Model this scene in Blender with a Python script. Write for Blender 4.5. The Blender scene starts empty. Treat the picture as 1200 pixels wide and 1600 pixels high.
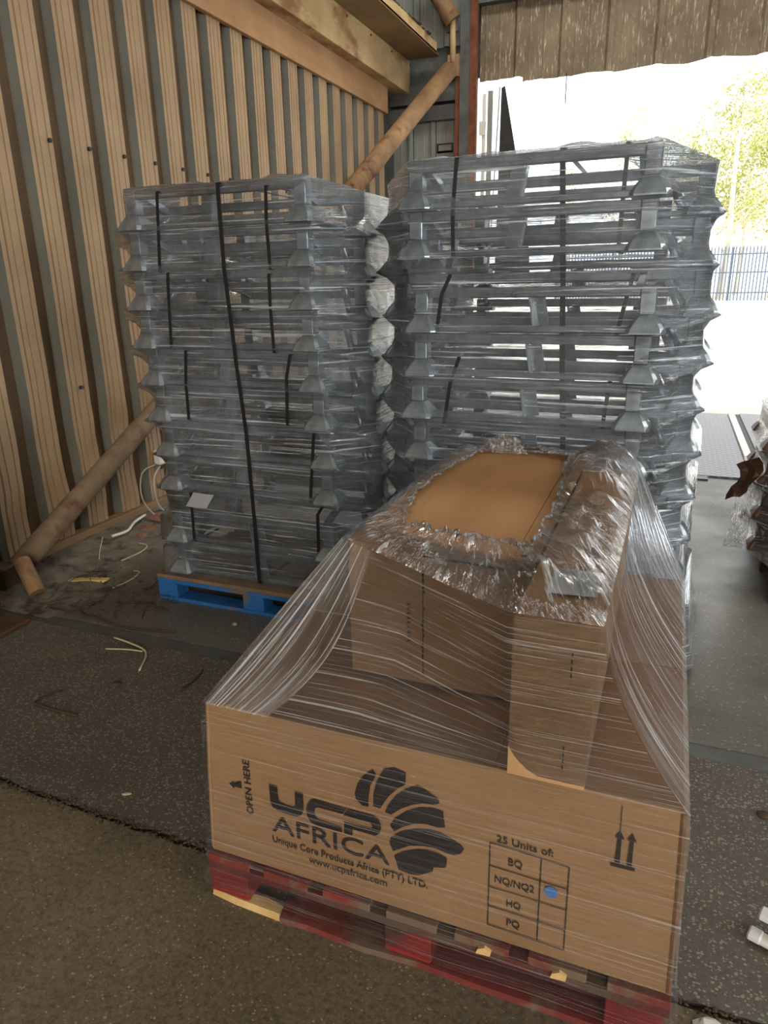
import bpy, bmesh, math, random
from mathutils import Vector, Matrix, noise
C = bpy.context.scene.collection
S = bpy.context.scene
RND = random.Random(7)
PI = math.pi

# ------------------------------------------------------------------ camera
cam = bpy.data.cameras.new('camera'); co = bpy.data.objects.new('camera', cam); C.objects.link(co)
cam.sensor_width = 36.0; cam.sensor_fit = 'AUTO'; cam.lens = 1093.0 / 1600.0 * 36.0
PIT, ROLL, YAW = .3167, -.0189, .3843
def cam_axes():
    cp, sp, cr, sr, cy, sy = math.cos(PIT), math.sin(PIT), math.cos(ROLL), math.sin(ROLL), math.cos(YAW), math.sin(YAW)
    P = Matrix(((1, 0, 0), (0, cp, -sp), (0, sp, cp))); R = Matrix(((cr, -sr, 0), (sr, cr, 0), (0, 0, 1))); M = R @ P
    return Matrix((M @ Vector((cy, 0, -sy)), M @ Vector((sy, 0, cy)), M @ Vector((0, -1, 0))))
A = cam_axes()
right, down, fwd = A.col[0], A.col[1], A.col[2]
m4 = Matrix.Identity(4)
for i in range(3):
    m4[i][0] = right[i]; m4[i][1] = -down[i]; m4[i][2] = -fwd[i]
m4.translation = (0, 0, 1.6)
co.matrix_world = m4
cam.clip_end = 300
S.camera = co

# ------------------------------------------------------------------ light
w = bpy.data.worlds.new('sky'); S.world = w; w.use_nodes = True
bg = w.node_tree.nodes['Background']; bg.inputs[0].default_value = (.93, .97, 1.0, 1); bg.inputs[1].default_value = 2.6
sun = bpy.data.lights.new('sun', 'SUN'); so = bpy.data.objects.new('sun', sun); C.objects.link(so)
sun.energy = 9.0; sun.angle = .01; sun.color = (1, .95, .86)
so.rotation_euler = Vector((-.75, .10, -.9)).to_track_quat('-Z', 'Y').to_euler()
def area(name, loc, aim, sx, sy, e, col):
    l = bpy.data.lights.new(name, 'AREA'); l.shape = 'RECTANGLE'; l.size = sx; l.size_y = sy; l.energy = e; l.color = col
    o = bpy.data.objects.new(name, l); C.objects.link(o); o.location = loc
    o.rotation_euler = (Vector(aim) - Vector(loc)).to_track_quat('-Z', 'Y').to_euler(); return o
area('rear_doorway_daylight', (3.0, -7.0, 2.6), (-.2, 3, .8), 5.5, 4.0, 700, (1, .93, .84))
area('overhead_fill_front', (0.6, 0.5, 6.4), (0.6, 0.5, 0), 1.1, 6.0, 26, (1, .94, .86))  # added overhead fill under a closed ceiling
area('overhead_fill_right', (5.5, 4.0, 6.4), (3.5, 4.0, 0), 1.1, 8.0, 330, (1, .96, .90))  # second added fill from above, no roof opening here
area('header_fill', (-0.6, 6.6, 6.4), (-0.6, 6.9, 0), 4.0, 1.1, 170, (1, .94, .86))  # fill lamp added to brighten the header; no opening in the ceiling
area('right_glint_fill', (8.9, .6, 2.0), (0, 2.6, 1.2), 3.6, 3.8, 560, (.80, .90, 1))  # cool side fill added for glints on the film; right wall is closed
S.view_settings.view_transform = 'Standard'; S.view_settings.look = 'None'
S.view_settings.gamma = 1.0; S.view_settings.use_curve_mapping = False
S.view_settings.exposure = 0.0
S.cycles.transparent_max_bounces = 24
S.cycles.max_bounces = 8
S.cycles.caustics_reflective = False; S.cycles.caustics_refractive = False
S.cycles.sample_clamp_indirect = 6.0

# ------------------------------------------------------------------ helpers
def srgb(r, g, b):
    f = lambda v: (v / 255 / 12.92) if v / 255 <= .04045 else ((v / 255 + .055) / 1.055) ** 2.4
    return (f(r), f(g), f(b), 1)

class NT:
    def __init__(s, name):
        s.m = bpy.data.materials.new(name); s.m.use_nodes = True; s.t = s.m.node_tree
        s.b = s.t.nodes.get('Principled BSDF'); s.o = s.t.nodes.get('Material Output')
    def n(s, typ, **k):
        x = s.t.nodes.new(typ)
        for a, v in k.items(): setattr(x, a, v)
        return x
    def l(s, a, b): s.t.links.new(a, b)
    def coord(s, kind='Object', scale=(1, 1, 1), rot=(0, 0, 0)):
        tc = s.n('ShaderNodeTexCoord'); mp = s.n('ShaderNodeMapping')
        mp.inputs['Scale'].default_value = scale; mp.inputs['Rotation'].default_value = rot
        s.l(tc.outputs[kind], mp.inputs[0]); return mp.outputs[0]
    def noise(s, vec, sc, det=4, rough=.55, dist=0):
        x = s.n('ShaderNodeTexNoise'); x.inputs['Scale'].default_value = sc; x.inputs['Detail'].default_value = det
        x.inputs['Roughness'].default_value = rough; x.inputs['Distortion'].default_value = dist
        s.l(vec, x.inputs['Vector']); return x.outputs[0]
    def ramp(s, fac, stops):
        x = s.n('ShaderNodeValToRGB'); e = x.color_ramp.elements
        while len(e) < len(stops): e.new(.5)
        for i, (p, c) in enumerate(stops):
            e[i].position = p; e[i].color = c if len(c) == 4 else (*c, 1)
        s.l(fac, x.inputs[0]); return x.outputs[0]
    def mix(s, fac, a, b):
        x = s.n('ShaderNodeMix', data_type='RGBA')
        if isinstance(fac, (int, float)): x.inputs[0].default_value = fac
        else: s.l(fac, x.inputs[0])
        for k, v in ((6, a), (7, b)):
            if isinstance(v, (tuple, list)): x.inputs[k].default_value = v
            else: s.l(v, x.inputs[k])
        return x.outputs[2]
    def math(s, op, a, b=None):
        x = s.n('ShaderNodeMath', operation=op)
        for k, v in ((0, a), (1, b)):
            if v is None: continue
            if isinstance(v, (int, float)): x.inputs[k].default_value = v
            else: s.l(v, x.inputs[k])
        return x.outputs[0]
    def bump(s, h, st=.3, d=.01):
        x = s.n('ShaderNodeBump'); x.inputs['Strength'].default_value = st; x.inputs['Distance'].default_value = d
        s.l(h, x.inputs['Height']); s.l(x.outputs[0], s.b.inputs['Normal']); return x.outputs[0]
    def col(s, c):
        if isinstance(c, (tuple, list)): s.b.inputs['Base Color'].default_value = c
        else: s.l(c, s.b.inputs['Base Color'])
    def set(s, **k):
        for a, v in k.items(): s.b.inputs[a].default_value = v
        return s.m

K = (0, 0, 0, 1); Wt = (1, 1, 1, 1)
def mottled(name, c1, c2, scale=6, rough=.7, metal=0., vec=(1, 1, 1), bump=.15, c3=None, t3=.62, s3=3.):
    t = NT(name); v = t.coord('Object', vec)
    n = t.noise(v, scale, 6, .6)
    c = t.ramp(n, [(.3, c1), (.7, c2)])
    if c3:
        n3 = t.noise(v, s3, 5, .6); f = t.ramp(n3, [(t3 - .05, K), (t3 + .05, Wt)]); c = t.mix(f, c, c3)
    t.col(c)
    if bump: t.bump(t.noise(v, scale * 8, 3), bump, .004)
    return t.set(Roughness=rough, Metallic=metal)

M = {}
M['galv'] = mottled('galvanised_steel', srgb(122, 131, 138), srgb(166, 175, 182), 14, .30, .65, bump=.05)
M['rust_galv'] = mottled('rusted_steel_brown', srgb(70, 48, 32), srgb(104, 76, 54), 9, .55, .3)
M['pipe'] = mottled('dusty_rust_pipe', srgb(122, 92, 62), srgb(168, 132, 94), 5, .75, .1, c3=srgb(92, 52, 34), t3=.6, s3=2.4)
M['pipe_old'] = mottled('flaking_pipe', srgb(112, 94, 74), srgb(140, 118, 92), 9, .8, .05, c3=srgb(104, 44, 34), t3=.66, s3=3)
M['beam'] = mottled('dusty_cream_beam', srgb(164, 136, 96), srgb(200, 172, 128), 4, .7, vec=(1, .5, 1), c3=srgb(136, 94, 58), t3=.6, s3=2.2)
M['soffit'] = mottled('brown_soffit', srgb(104, 82, 54), srgb(140, 114, 78), 2, .6)  # darker brown than the beams
M['fascia'] = mottled('tan_fascia', srgb(150, 112, 76), srgb(176, 136, 96), 3, .7)
M['steel_grey'] = mottled('grey_steel', srgb(72, 74, 72), srgb(104, 106, 102), 5, .5, .3)
M['rust'] = mottled('red_rust', srgb(84, 44, 26), srgb(128, 72, 42), 8, .8)
M['dark'] = mottled('dark_rubber', srgb(26, 26, 25), srgb(46, 45, 42), 8, .6)
M['strap'] = NT('black_strap').set(**{'Base Color': srgb(22, 23, 24), 'Roughness': .45})
M['white'] = mottled('white_plastic', srgb(214, 210, 200), srgb(236, 232, 224), 6, .4)
M['paper'] = mottled('paper_sheet', srgb(205, 206, 208), srgb(226, 226, 226), 6, .7)
M['ink'] = NT('print_ink').set(**{'Base Color': srgb(44, 38, 34), 'Roughness': .6})
M['sticker'] = NT('blue_sticker').set(**{'Base Color': srgb(92, 150, 220), 'Roughness': .4})
M['timber'] = mottled('weathered_timber', srgb(112, 88, 60), srgb(150, 122, 88), 6, .85, vec=(1, .2, 1))
M['raw_wood'] = mottled('raw_splinter_wood', srgb(196, 156, 96), srgb(224, 190, 130), 12, .8)
M['brick'] = mottled('broken_brick', srgb(110, 70, 56), srgb(150, 104, 84), 10, .9)
M['straw'] = mottled('pale_straw', srgb(178, 160, 124), srgb(206, 190, 156), 9, .8)
M['twig'] = mottled('dark_twig', srgb(52, 40, 28), srgb(84, 66, 46), 9, .8)
M['dirt'] = mottled('crumbled_dirt', srgb(52, 42, 30), srgb(88, 72, 52), 22, .95, bump=.6)
M['cable'] = mottled('grey_cable', srgb(150, 146, 136), srgb(178, 172, 160), 9, .5)

def wood_paint(name, c1, c2, worn, t3):
    t = NT(name); v = t.coord('Object', (1, 1, 1))
    c = t.ramp(t.noise(v, 5, 5), [(.3, c1), (.7, c2)])
    f = t.ramp(t.noise(v, 3.2, 8, .68), [(t3 - .04, K), (t3 + .04, Wt)])
    t.col(t.mix(f, c, worn)); t.bump(t.noise(t.coord('Object', (2, 30, 30)), 4, 3), .25, .004)
    return t.set(Roughness=.75)
M['red'] = wood_paint('worn_red_paint', srgb(120, 30, 24), srgb(158, 44, 36), srgb(84, 52, 40), .6)
M['red_dirty'] = wood_paint('dirty_red_paint', srgb(96, 40, 34), srgb(132, 54, 46), srgb(112, 92, 74), .54)
M['blue'] = wood_paint('worn_blue_paint', srgb(24, 84, 142), srgb(40, 108, 172), srgb(110, 98, 84), .60)
M['deckwood'] = mottled('bare_deck_wood', srgb(104, 84, 64), srgb(136, 112, 88), 6, .85)

def cardboard():
    t = NT('corrugated_cardboard'); v = t.coord('Object')
    c = t.ramp(t.noise(v, 3, 5), [(.3, srgb(176, 134, 92)), (.7, srgb(192, 150, 106))])
    fib = t.noise(t.coord('Object', (60, 60, 260)), 3, 3)
    f2 = t.ramp(fib, [(.35, K), (.75, Wt)])
    c = t.mix(t.math('MULTIPLY', f2, .10), c, srgb(160, 118, 78))
    t.col(c); t.bump(t.noise(t.coord('Object', (4, 4, 120)), 2, 2), .06, .002)
    return t.set(Roughness=.72)
M['card'] = cardboard()
M['card_dark'] = mottled('kraft_top', srgb(168, 120, 72), srgb(184, 136, 86), 4, .75, vec=(1, .3, 1), bump=.05)
M['card_edge'] = mottled('cardboard_edge', srgb(128, 92, 58), srgb(152, 112, 74), 30, .9)

def wall_mat(name, c1, c2, streak, amt=.35):
    t = NT(name); v = t.coord('Object')
    c = t.ramp(t.noise(v, 2.2, 6, .6), [(.28, c1), (.72, c2)])
    f = t.ramp(t.noise(t.coord('Object', (1, 14, .5)), 2.2, 5), [(.42, K), (.72, Wt)])
    c = t.mix(t.math('MULTIPLY', f, amt), c, streak)
    spots = t.ramp(t.noise(v, 55, 2, .5), [(.70, K), (.76, Wt)])
    c = t.mix(t.math('MULTIPLY', spots, .4), c, srgb(80, 58, 40))
    t.col(c); t.bump(t.noise(v, 30, 4), .12, .004)
    return t.set(Roughness=.62)
M['wall_tan'] = wall_mat('dusty_tan_cladding', srgb(146, 119, 88), srgb(172, 144, 110), srgb(118, 90, 62), .08)
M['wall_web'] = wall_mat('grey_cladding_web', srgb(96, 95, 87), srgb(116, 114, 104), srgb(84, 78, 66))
M['wall_pan_shaded'] = wall_mat('shaded_brown_cladding_pan', srgb(84, 64, 42), srgb(110, 86, 60), srgb(72, 54, 36))  # shade of the recess is put into this darker brown
M['clad_grey'] = wall_mat('grey_green_cladding', srgb(126, 130, 122), srgb(156, 158, 148), srgb(98, 98, 88), .3)
def header_mat():
    t = NT('limescaled_header_sheet'); v = t.coord('Object')
    c = t.ramp(t.noise(v, 2.0, 6, .62), [(.3, srgb(92, 78, 60)), (.7, srgb(134, 118, 94))])
    f = t.ramp(t.noise(t.coord('Object', (9, 1, 1.2)), 6, 7, .75), [(.56, K), (.62, Wt)])
    c = t.mix(t.math('MULTIPLY', f, .6), c, srgb(206, 194, 170)); t.col(c)
    return t.set(Roughness=.7)
M['header'] = header_mat()

def floor_mat(name, c1, c2, chip, chip_amt, chip_scale, rough, wet=0., speck=.35):
    t = NT(name); v = t.coord('Object')
    c = t.ramp(t.noise(v, 1.6, 8, .68), [(.3, c1), (.7, c2)])
    sp = t.ramp(t.noise(v, 140, 4, .7), [(.58, K), (.68, Wt)])
    c = t.mix(t.math('MULTIPLY', sp, speck), c, chip)
    sd = t.ramp(t.noise(v, 46, 5, .7), [(.40, Wt), (.52, K)])
    c = t.mix(t.math('MULTIPLY', sd, speck * .9), c, tuple(x * .5 for x in c1[:3]) + (1,))
    fine = t.noise(v, 90, 3, .6)
    c = t.mix(t.ramp(fine, [(.3, K), (.8, (.5, .5, .5, 1))]), c, tuple(x * 1.5 for x in c2[:3]) + (1,))
    vo = t.n('ShaderNodeTexVoronoi'); vo.inputs['Scale'].default_value = chip_scale; vo.inputs['Randomness'].default_value = 1
    wv = t.n('ShaderNodeVectorMath', operation='ADD'); nz = t.n('ShaderNodeTexNoise'); nz.inputs['Scale'].default_value = chip_scale * .8
    sc = t.n('ShaderNodeVectorMath', operation='SCALE'); sc.inputs['Scale'].default_value = .9 / chip_scale
    cv = t.coord('Object', (1, 1.35, 1)); t.l(cv, nz.inputs['Vector']); t.l(nz.outputs['Color'], sc.inputs[0]); t.l(cv, wv.inputs[0]); t.l(sc.outputs[0], wv.inputs[1]); t.l(wv.outputs[0], vo.inputs['Vector'])
    sep = t.n('ShaderNodeSeparateColor'); t.l(vo.outputs['Color'], sep.inputs[0])
    pick = t.math('GREATER_THAN', sep.outputs[0], 1 - chip_amt)
    size = t.math('MULTIPLY', sep.outputs[1], .46)
    ins = t.math('LESS_THAN', vo.outputs['Distance'], t.math('ADD', size, .10))
    f = t.math('MULTIPLY', t.math('MULTIPLY', pick, ins), .75)
    c = t.mix(f, c, chip)
    st = t.ramp(t.noise(v, .9, 5, .6, 1.2), [(.50, K), (.72, Wt)])
    c = t.mix(t.math('MULTIPLY', st, .35), c, tuple(x * .45 for x in c1[:3]) + (1,))
    t.col(c)
    t.bump(t.math('ADD', fine, t.math('MULTIPLY', f, .6)), .35, .003)
    rr = t.n('ShaderNodeMapRange'); t.l(t.noise(v, 1.1, 5, .6), rr.inputs[0])
    rr.inputs[1].default_value = .35; rr.inputs[2].default_value = .65; rr.inputs[3].default_value = rough - wet; rr.inputs[4].default_value = rough
    t.l(rr.outputs[0], t.b.inputs['Roughness'])
    return t.m
M['slab_near'] = floor_mat('brown_concrete', srgb(66, 57, 42), srgb(118, 103, 80), srgb(166, 148, 114), .10, 130, .85, 0, .60)
M['slab_mid'] = floor_mat('chipped_terrazzo', srgb(70, 64, 55), srgb(94, 87, 76), srgb(150, 144, 132), .55, 104, .70, .06, .30)
M['slab_far'] = floor_mat('smooth_dark_concrete', srgb(82, 77, 68), srgb(108, 103, 94), srgb(156, 152, 142), .12, 90, .60, .34, .2)
M['apron'] = floor_mat('pale_yard_concrete', srgb(186, 180, 168), srgb(210, 204, 192), srgb(220, 214, 204), .2, 30, .9)

def plate_mat():
    t = NT('chequer_plate'); v = t.coord('Object', (1, 1, 1), (0, 0, PI / 4))
    vo = t.n('ShaderNodeTexVoronoi'); vo.inputs['Scale'].default_value = 16; vo.inputs['Randomness'].default_value = 0
    t.l(v, vo.inputs['Vector'])
    h = t.ramp(vo.outputs['Distance'], [(.25, Wt), (.45, K)])
    t.col(t.mix(h, srgb(122, 120, 124), srgb(150, 148, 150))); t.bump(h, .8, .006)
    return t.set(Roughness=.45, Metallic=.4)
M['plate'] = plate_mat()

def film_mat(name, sx, sy, angle, milk, streak, gloss=.5, thr=.58, tint=(.97, .98, 1, 1), rough=.12, white=(.93, .94, .96, 1)):
    """Thin stretch film: clear sheet, denser whiter folds with wrinkle highlights painted in as white streaks, glossy wrinkled skin."""
    t = NT(name); t.t.nodes.remove(t.b)
    v = t.coord('UV', (sx, sy, 1), (0, 0, angle))
    n1 = t.noise(v, 1.0, 5, .62, .25)
    v2 = t.coord('UV', (sx * 2.3, sy * 2.6, 1), (0, 0, angle * .6 + .02))
    n2 = t.noise(v2, 1.0, 3, .6, .1)
    h = t.math('ADD', n1, t.math('MULTIPLY', n2, .6))
    bmp = t.n('ShaderNodeBump'); bmp.inputs['Strength'].default_value = 1.0; bmp.inputs['Distance'].default_value = .02; t.l(h, bmp.inputs['Height'])
    fold = t.ramp(t.math('MULTIPLY', t.math('ADD', n1, n2), .5), [(thr, K), (thr + .07, Wt)])  # white streaks: denser folds, plus wrinkle highlights put into the colour
    big = t.ramp(t.noise(t.coord('UV', (1.6, 1.6, 1)), 1, 3), [(.35, K), (.7, Wt)])
    tr = t.n('ShaderNodeBsdfTransparent'); tr.inputs[0].default_value = tint
    gl = t.n('ShaderNodeBsdfGlossy'); gl.inputs['Roughness'].default_value = rough; gl.inputs[0].default_value = (1, 1, 1, 1); t.l(bmp.outputs[0], gl.inputs['Normal'])
    tl = t.n('ShaderNodeBsdfTranslucent'); tl.inputs[0].default_value = white
    df = t.n('ShaderNodeBsdfDiffuse'); df.inputs[0].default_value = white
    wm = t.n('ShaderNodeMixShader'); wm.inputs[0].default_value = .5; t.l(tl.outputs[0], wm.inputs[1]); t.l(df.outputs[0], wm.inputs[2])
    fr = t.n('ShaderNodeFresnel'); fr.inputs[0].default_value = 1.45; t.l(bmp.outputs[0], fr.inputs['Normal'])
    g_f = t.math('MULTIPLY', t.math('ADD', fr.outputs[0], t.math('MULTIPLY', fold, .35)), gloss)
    a = t.n('ShaderNodeMixShader'); t.l(g_f, a.inputs[0]); t.l(tr.outputs[0], a.inputs[1]); t.l(gl.outputs[0], a.inputs[2])
    mf = t.math('ADD', t.math('MULTIPLY', big, milk), t.math('MULTIPLY', fold, streak))
    b = t.n('ShaderNodeMixShader'); t.l(mf, b.inputs[0]); t.l(a.outputs[0], b.inputs[1]); t.l(wm.outputs[0], b.inputs[2])
    t.l(b.outputs[0], t.o.inputs[0]); return t.m
M['film_stack'] = film_mat('stretch_film_on_frames', 1.0, 50, .03, .19, .60, 2.0, .55, white=(.86, .92, 1, 1))
M['film_skirt'] = film_mat('stretch_film_on_carton', .8, 130, -.10, .03, .38, .5, .555)
M['film_front'] = film_mat('stretch_film_drawn_across', .9, 125, -.34, .06, .55, .9, .55)
M['film_tent'] = film_mat('stretch_film_tent', 90, .6, .0, .16, .80, 1.2, .535)
M['film_crumple'] = film_mat('crumpled_stretch_film', 20, 6, .5, .14, .45, 1.3, .54)

# -------------------------------------------------------------- mesh helpers
def box(bm, x0, x1, y0, y1, z0, z1):
    v = [bm.verts.new((x, y, z)) for z in (z0, z1) for y in (y0, y1) for x in (x0, x1)]
    for f in ((0, 2, 3, 1), (4, 5, 7, 6), (0, 1, 5, 4), (2, 6, 7, 3), (0, 4, 6, 2), (1, 3, 7, 5)): bm.faces.new([v[i] for i in f])
    return v
def beam(bm, a, b, wx, wz, up=(0, 0, 1)):
    a, b = Vector(a), Vector(b); d = (b - a).normalized(); u = Vector(up)
    s = d.cross(u)
    if s.length < 1e-4: s = d.cross(Vector((1, 0, 0)))
    s.normalize(); u = s.cross(d).normalized()
    v = []
    for p in (a, b):
        for i, j in ((-1, -1), (1, -1), (1, 1), (-1, 1)): v.append(bm.verts.new(p + s * (i * wx / 2) + u * (j * wz / 2)))
    for f in ((3, 2, 1, 0), (4, 5, 6, 7), (0, 1, 5, 4), (1, 2, 6, 5), (2, 3, 7, 6), (3, 0, 4, 7)): bm.faces.new([v[i] for i in f])
def tube(bm, pts, r, n=8, cap=True):
    pts = [Vector(p) for p in pts]; rings = []
    for i, p in enumerate(pts):
        d = (pts[min(i + 1, len(pts) - 1)] - pts[max(i - 1, 0)]).normalized()
        s = d.cross(Vector((0, 0, 1)))
        if s.length < 1e-3: s = d.cross(Vector((1, 0, 0)))
        s.normalize(); u = s.cross(d)
        rr = r[i] if isinstance(r, (list, tuple)) else r
        rings.append([bm.verts.new(p + (s * math.cos(2 * PI * k / n) + u * math.sin(2 * PI * k / n)) * rr) for k in range(n)])
    for a, b in zip(rings, rings[1:]):
        for k in range(n): bm.faces.new((a[k], a[(k + 1) % n], b[(k + 1) % n], b[k]))
    if cap: bm.faces.new(rings[0][::-1]); bm.faces.new(rings[-1])
def prism(bm, poly, y0, y1):
    a = [bm.verts.new((x, y0, z)) for x, z in poly]; b = [bm.verts.new((x, y1, z)) for x, z in poly]
    try: bm.faces.new(a); bm.faces.new(b[::-1])
    except Exception: pass
    n = len(poly)
    for i in range(n): bm.faces.new((a[i], b[i], b[(i + 1) % n], a[(i + 1) % n]))
def mesh(name, bm, mat, smooth=False, bevel=0.):
    if bevel: bmesh.ops.bevel(bm, geom=bm.edges[:] , offset=bevel, segments=1, affect='EDGES')
    bmesh.ops.recalc_face_normals(bm, faces=bm.faces[:])
    me = bpy.data.meshes.new(name); bm.to_mesh(me); bm.free()
    for m in (mat if isinstance(mat, (list, tuple)) else [mat]): me.materials.append(m)
    if smooth:
        for p in me.polygons: p.use_smooth = True
    return me
def link(name, me, parent=None, loc=None, rot=None):
    o = bpy.data.objects.new(name, me); C.objects.link(o)
    if parent: o.parent = parent
    if loc: o.location = loc
    if rot: o.rotation_euler = rot
    return o
def obj(name, bm, mat, parent=None, smooth=False, bevel=0., loc=None, rot=None):
    return link(name, mesh(name, bm, mat, smooth, bevel), parent, loc, rot)
def bx(name, mat, parent, x0, x1, y0, y1, z0, z1, bevel=0.):
    bm = bmesh.new(); box(bm, x0, x1, y0, y1, z0, z1); return obj(name, bm, mat, parent, bevel=bevel)
def tag(o, label, cat, group=None, kind=None):
    if label: o['label'] = label
    if cat: o['category'] = cat
    if group: o['group'] = group
    if kind: o['kind'] = kind
    return o
def thing(name, label, cat, loc=(0, 0, 0), rz=0, group=None):
    o = bpy.data.objects.new(name, None); C.objects.link(o); o.location = loc; o.rotation_euler = (0, 0, rz)
    o.empty_display_size = .1
    return tag(o, label, cat, group)
def struct(o): o['kind'] = 'structure'; return o
def copy_tree(o, parent=None):
    c = o.copy(); C.objects.link(c)
    if parent: c.parent = parent
    for ch in list(o.children): copy_tree(ch, c)
    return c

# ================================================================ SETTING
# ---- floor: sub-base, three cast slabs with an open joint, steel channel
fl = struct(bx('floor', M['dirt'], None, -3.9, 9, -8, 9.6, -.20, -.014))
def slab(name, x0, x1, y0, y1, mat, jag0=0, jag1=0, seed=1):
    r = random.Random(seed); bm = bmesh.new(); n = 160
    lo = []; hi = []
    for i in range(n + 1):
        x = x0 + (x1 - x0) * i / n
        a = y0 + (r.random() ** 2 * jag0 if jag0 else 0) + (.01 * math.sin(x * 2.1) if jag0 else 0)
        b = y1 - (r.random() ** 2 * jag1 if jag1 else 0) + (.01 * math.sin(x * 2.1) if jag1 else 0)
        lo.append((x, a)); hi.append((x, b))
    for i in range(n):
        q = [lo[i], lo[i + 1], hi[i + 1], hi[i]]
        t = [bm.verts.new((x, y, 0)) for x, y in q]; bm.faces.new(t)
        for u, v in ((0, 1), (2, 3)):
            d = [bm.verts.new((q[k][0], q[k][1], -.014)) for k in (v, u)]; bm.faces.new((t[u], t[v], d[0], d[1]))
    bmesh.ops.remove_doubles(bm, verts=bm.verts[:], dist=1e-5)
    return obj(name, bm, mat, fl)
slab('slab', -3.9, 9, -8, 1.345, M['slab_near'], 0, .012, 3)
slab('slab', -3.9, 9, 1.352, 2.312, M['slab_mid'], .016, 0, 4)
slab('slab', -3.9, 9, 2.395, 9.4, M['slab_far'], 0, 0, 5)
ch = struct(bx('trim_1', M['steel_grey'], None, -3.2, 9, 2.315, 2.392, -.014, -.002))

# ---- left wall: ribbed cladding sheets
def rib_profile():
    """(dy, dx, material of the strip that starts here); dx>0 towards the room"""
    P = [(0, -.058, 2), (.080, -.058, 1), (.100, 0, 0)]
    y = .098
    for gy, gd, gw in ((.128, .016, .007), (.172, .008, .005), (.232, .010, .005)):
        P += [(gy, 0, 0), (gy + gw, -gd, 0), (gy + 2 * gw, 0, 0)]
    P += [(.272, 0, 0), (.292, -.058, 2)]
    return P
PITCH = .3106; Y00 = 8.61 - PITCH * 17 - .075; XW = -3.47
def wall_sheet(first, count, z0, z1, root, seed):
    bm = bmesh.new(); nz = 34; cols = []
    for k in range(count):
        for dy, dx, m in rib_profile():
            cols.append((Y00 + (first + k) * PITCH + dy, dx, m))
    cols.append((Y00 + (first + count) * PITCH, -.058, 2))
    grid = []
    for y, dx, m in cols:
        line = []
        for j in range(nz + 1):
            z = z0 + (z1 - z0) * j / nz
            k = max(0, 1 - z / 2.1) ** 1.2
            q = noise.noise(Vector((y * 3.1, z * 1.7, 5))) ; q2 = noise.noise(Vector((y * 9, z * 5, 9)))
            bend = k * (.030 * q + .010 * q2)
            yo = k * (.016 * noise.noise(Vector((round(y / PITCH) * 7.7, z * 1.6, 2))) + .009 * noise.noise(Vector((y * 6, z * 7, 3))))
            line.append(bm.verts.new((XW + dx + bend, y + yo, z)))
        grid.append(line)
    for i in range(len(cols) - 1):
        for j in range(nz):
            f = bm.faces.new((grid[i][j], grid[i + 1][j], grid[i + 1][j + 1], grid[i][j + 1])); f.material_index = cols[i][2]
    return obj('cladding_sheet', bm, [M['wall_tan'], M['wall_web'], M['wall_pan_shaded']], root)
wl = struct(bx('wall_left', M['steel_grey'], None, -3.62, -3.58, -2.2, 9.52, 0, 6.4))
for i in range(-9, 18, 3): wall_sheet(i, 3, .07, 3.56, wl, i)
bm = bmesh.new()
boltme = None
for k in range(18):
    zb = 2.42
    bmb = bmesh.new(); tube(bmb, [(0, 0, 0), (.014, 0, 0)], .013, 6)
    if boltme is None: boltme = mesh('bolt_head', bmb, M['dark'])
    else: bmb.free()
    link('bolt_head', boltme, wl, (XW, Y00 + k * PITCH + .245, zb))
    if k % 3 == 0: link('bolt_head', boltme, wl, (XW, Y00 + k * PITCH + .2, 1.0))
bm.free()
# sill timber at the wall foot, fascia strip, fascia, box beam, gutter beam
bs = struct(obj('baseboard_left', (lambda b: (beam(b, (-3.47, 1.2, .045), (-3.47, 6.6, .05), .09, .09), b)[1])(bmesh.new()), M['timber'], bevel=.008))
t2 = struct(bx('trim_2', M['fascia'], None, -3.48, -3.43, -2.2, 8.86, 3.53, 3.60, .004))
t3 = struct(bx('trim_3', M['fascia'], None, -3.60, -3.455, -2.2, 8.92, 3.60, 3.84))
t4 = struct(bx('trim_4', M['beam'], None, -3.60, -3.318, -2.2, 7.70, 3.82, 4.18, .004))
t4b = struct(bx('trim_5', M['beam'], None, -3.60, -3.318, 7.712, 9.33, 3.82, 4.18, .004))
t5 = struct(bx('trim_6', M['soffit'], None, -3.60, -2.93, -2.2, 9.3, 4.18, 4.21))
t6 = struct(bx('trim_7', M['beam'], None, -2.97, -2.93, -2.2, 9.2, 4.19, 4.30))
bmr = bmesh.new(); rr = random.Random(3)
for k in range(60):
    y = 4.0 + k * .085; s = .012 + rr.random() * .03
    p = Vector((-2.94 + rr.uniform(-.02, .02), y, 4.30)); box(bmr, p.x - s, p.x + s, p.y - s * 1.6, p.y + s * 1.6, p.z - .004, p.z + s * rr.uniform(.3, .9))
tag(obj('dust_crust', bmr, M['dirt'], t6, bevel=.004), None, None, kind='stuff')
for k in range(7):
    y = 5.6 + k * .62
    bmb = bmesh.new(); tube(bmb, [(0, 0, 0), (.01, 0, 0)], .012, 6); obj('rivet', bmb, M['rust'], t4 if y < 7.7 else t4b, loc=(-3.318, y, 4.13))
struct(bx('wall_left_upper', M['clad_grey'], None, -3.62, -3.58, -2.2, 9.3, 4.2, 6.4))

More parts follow.
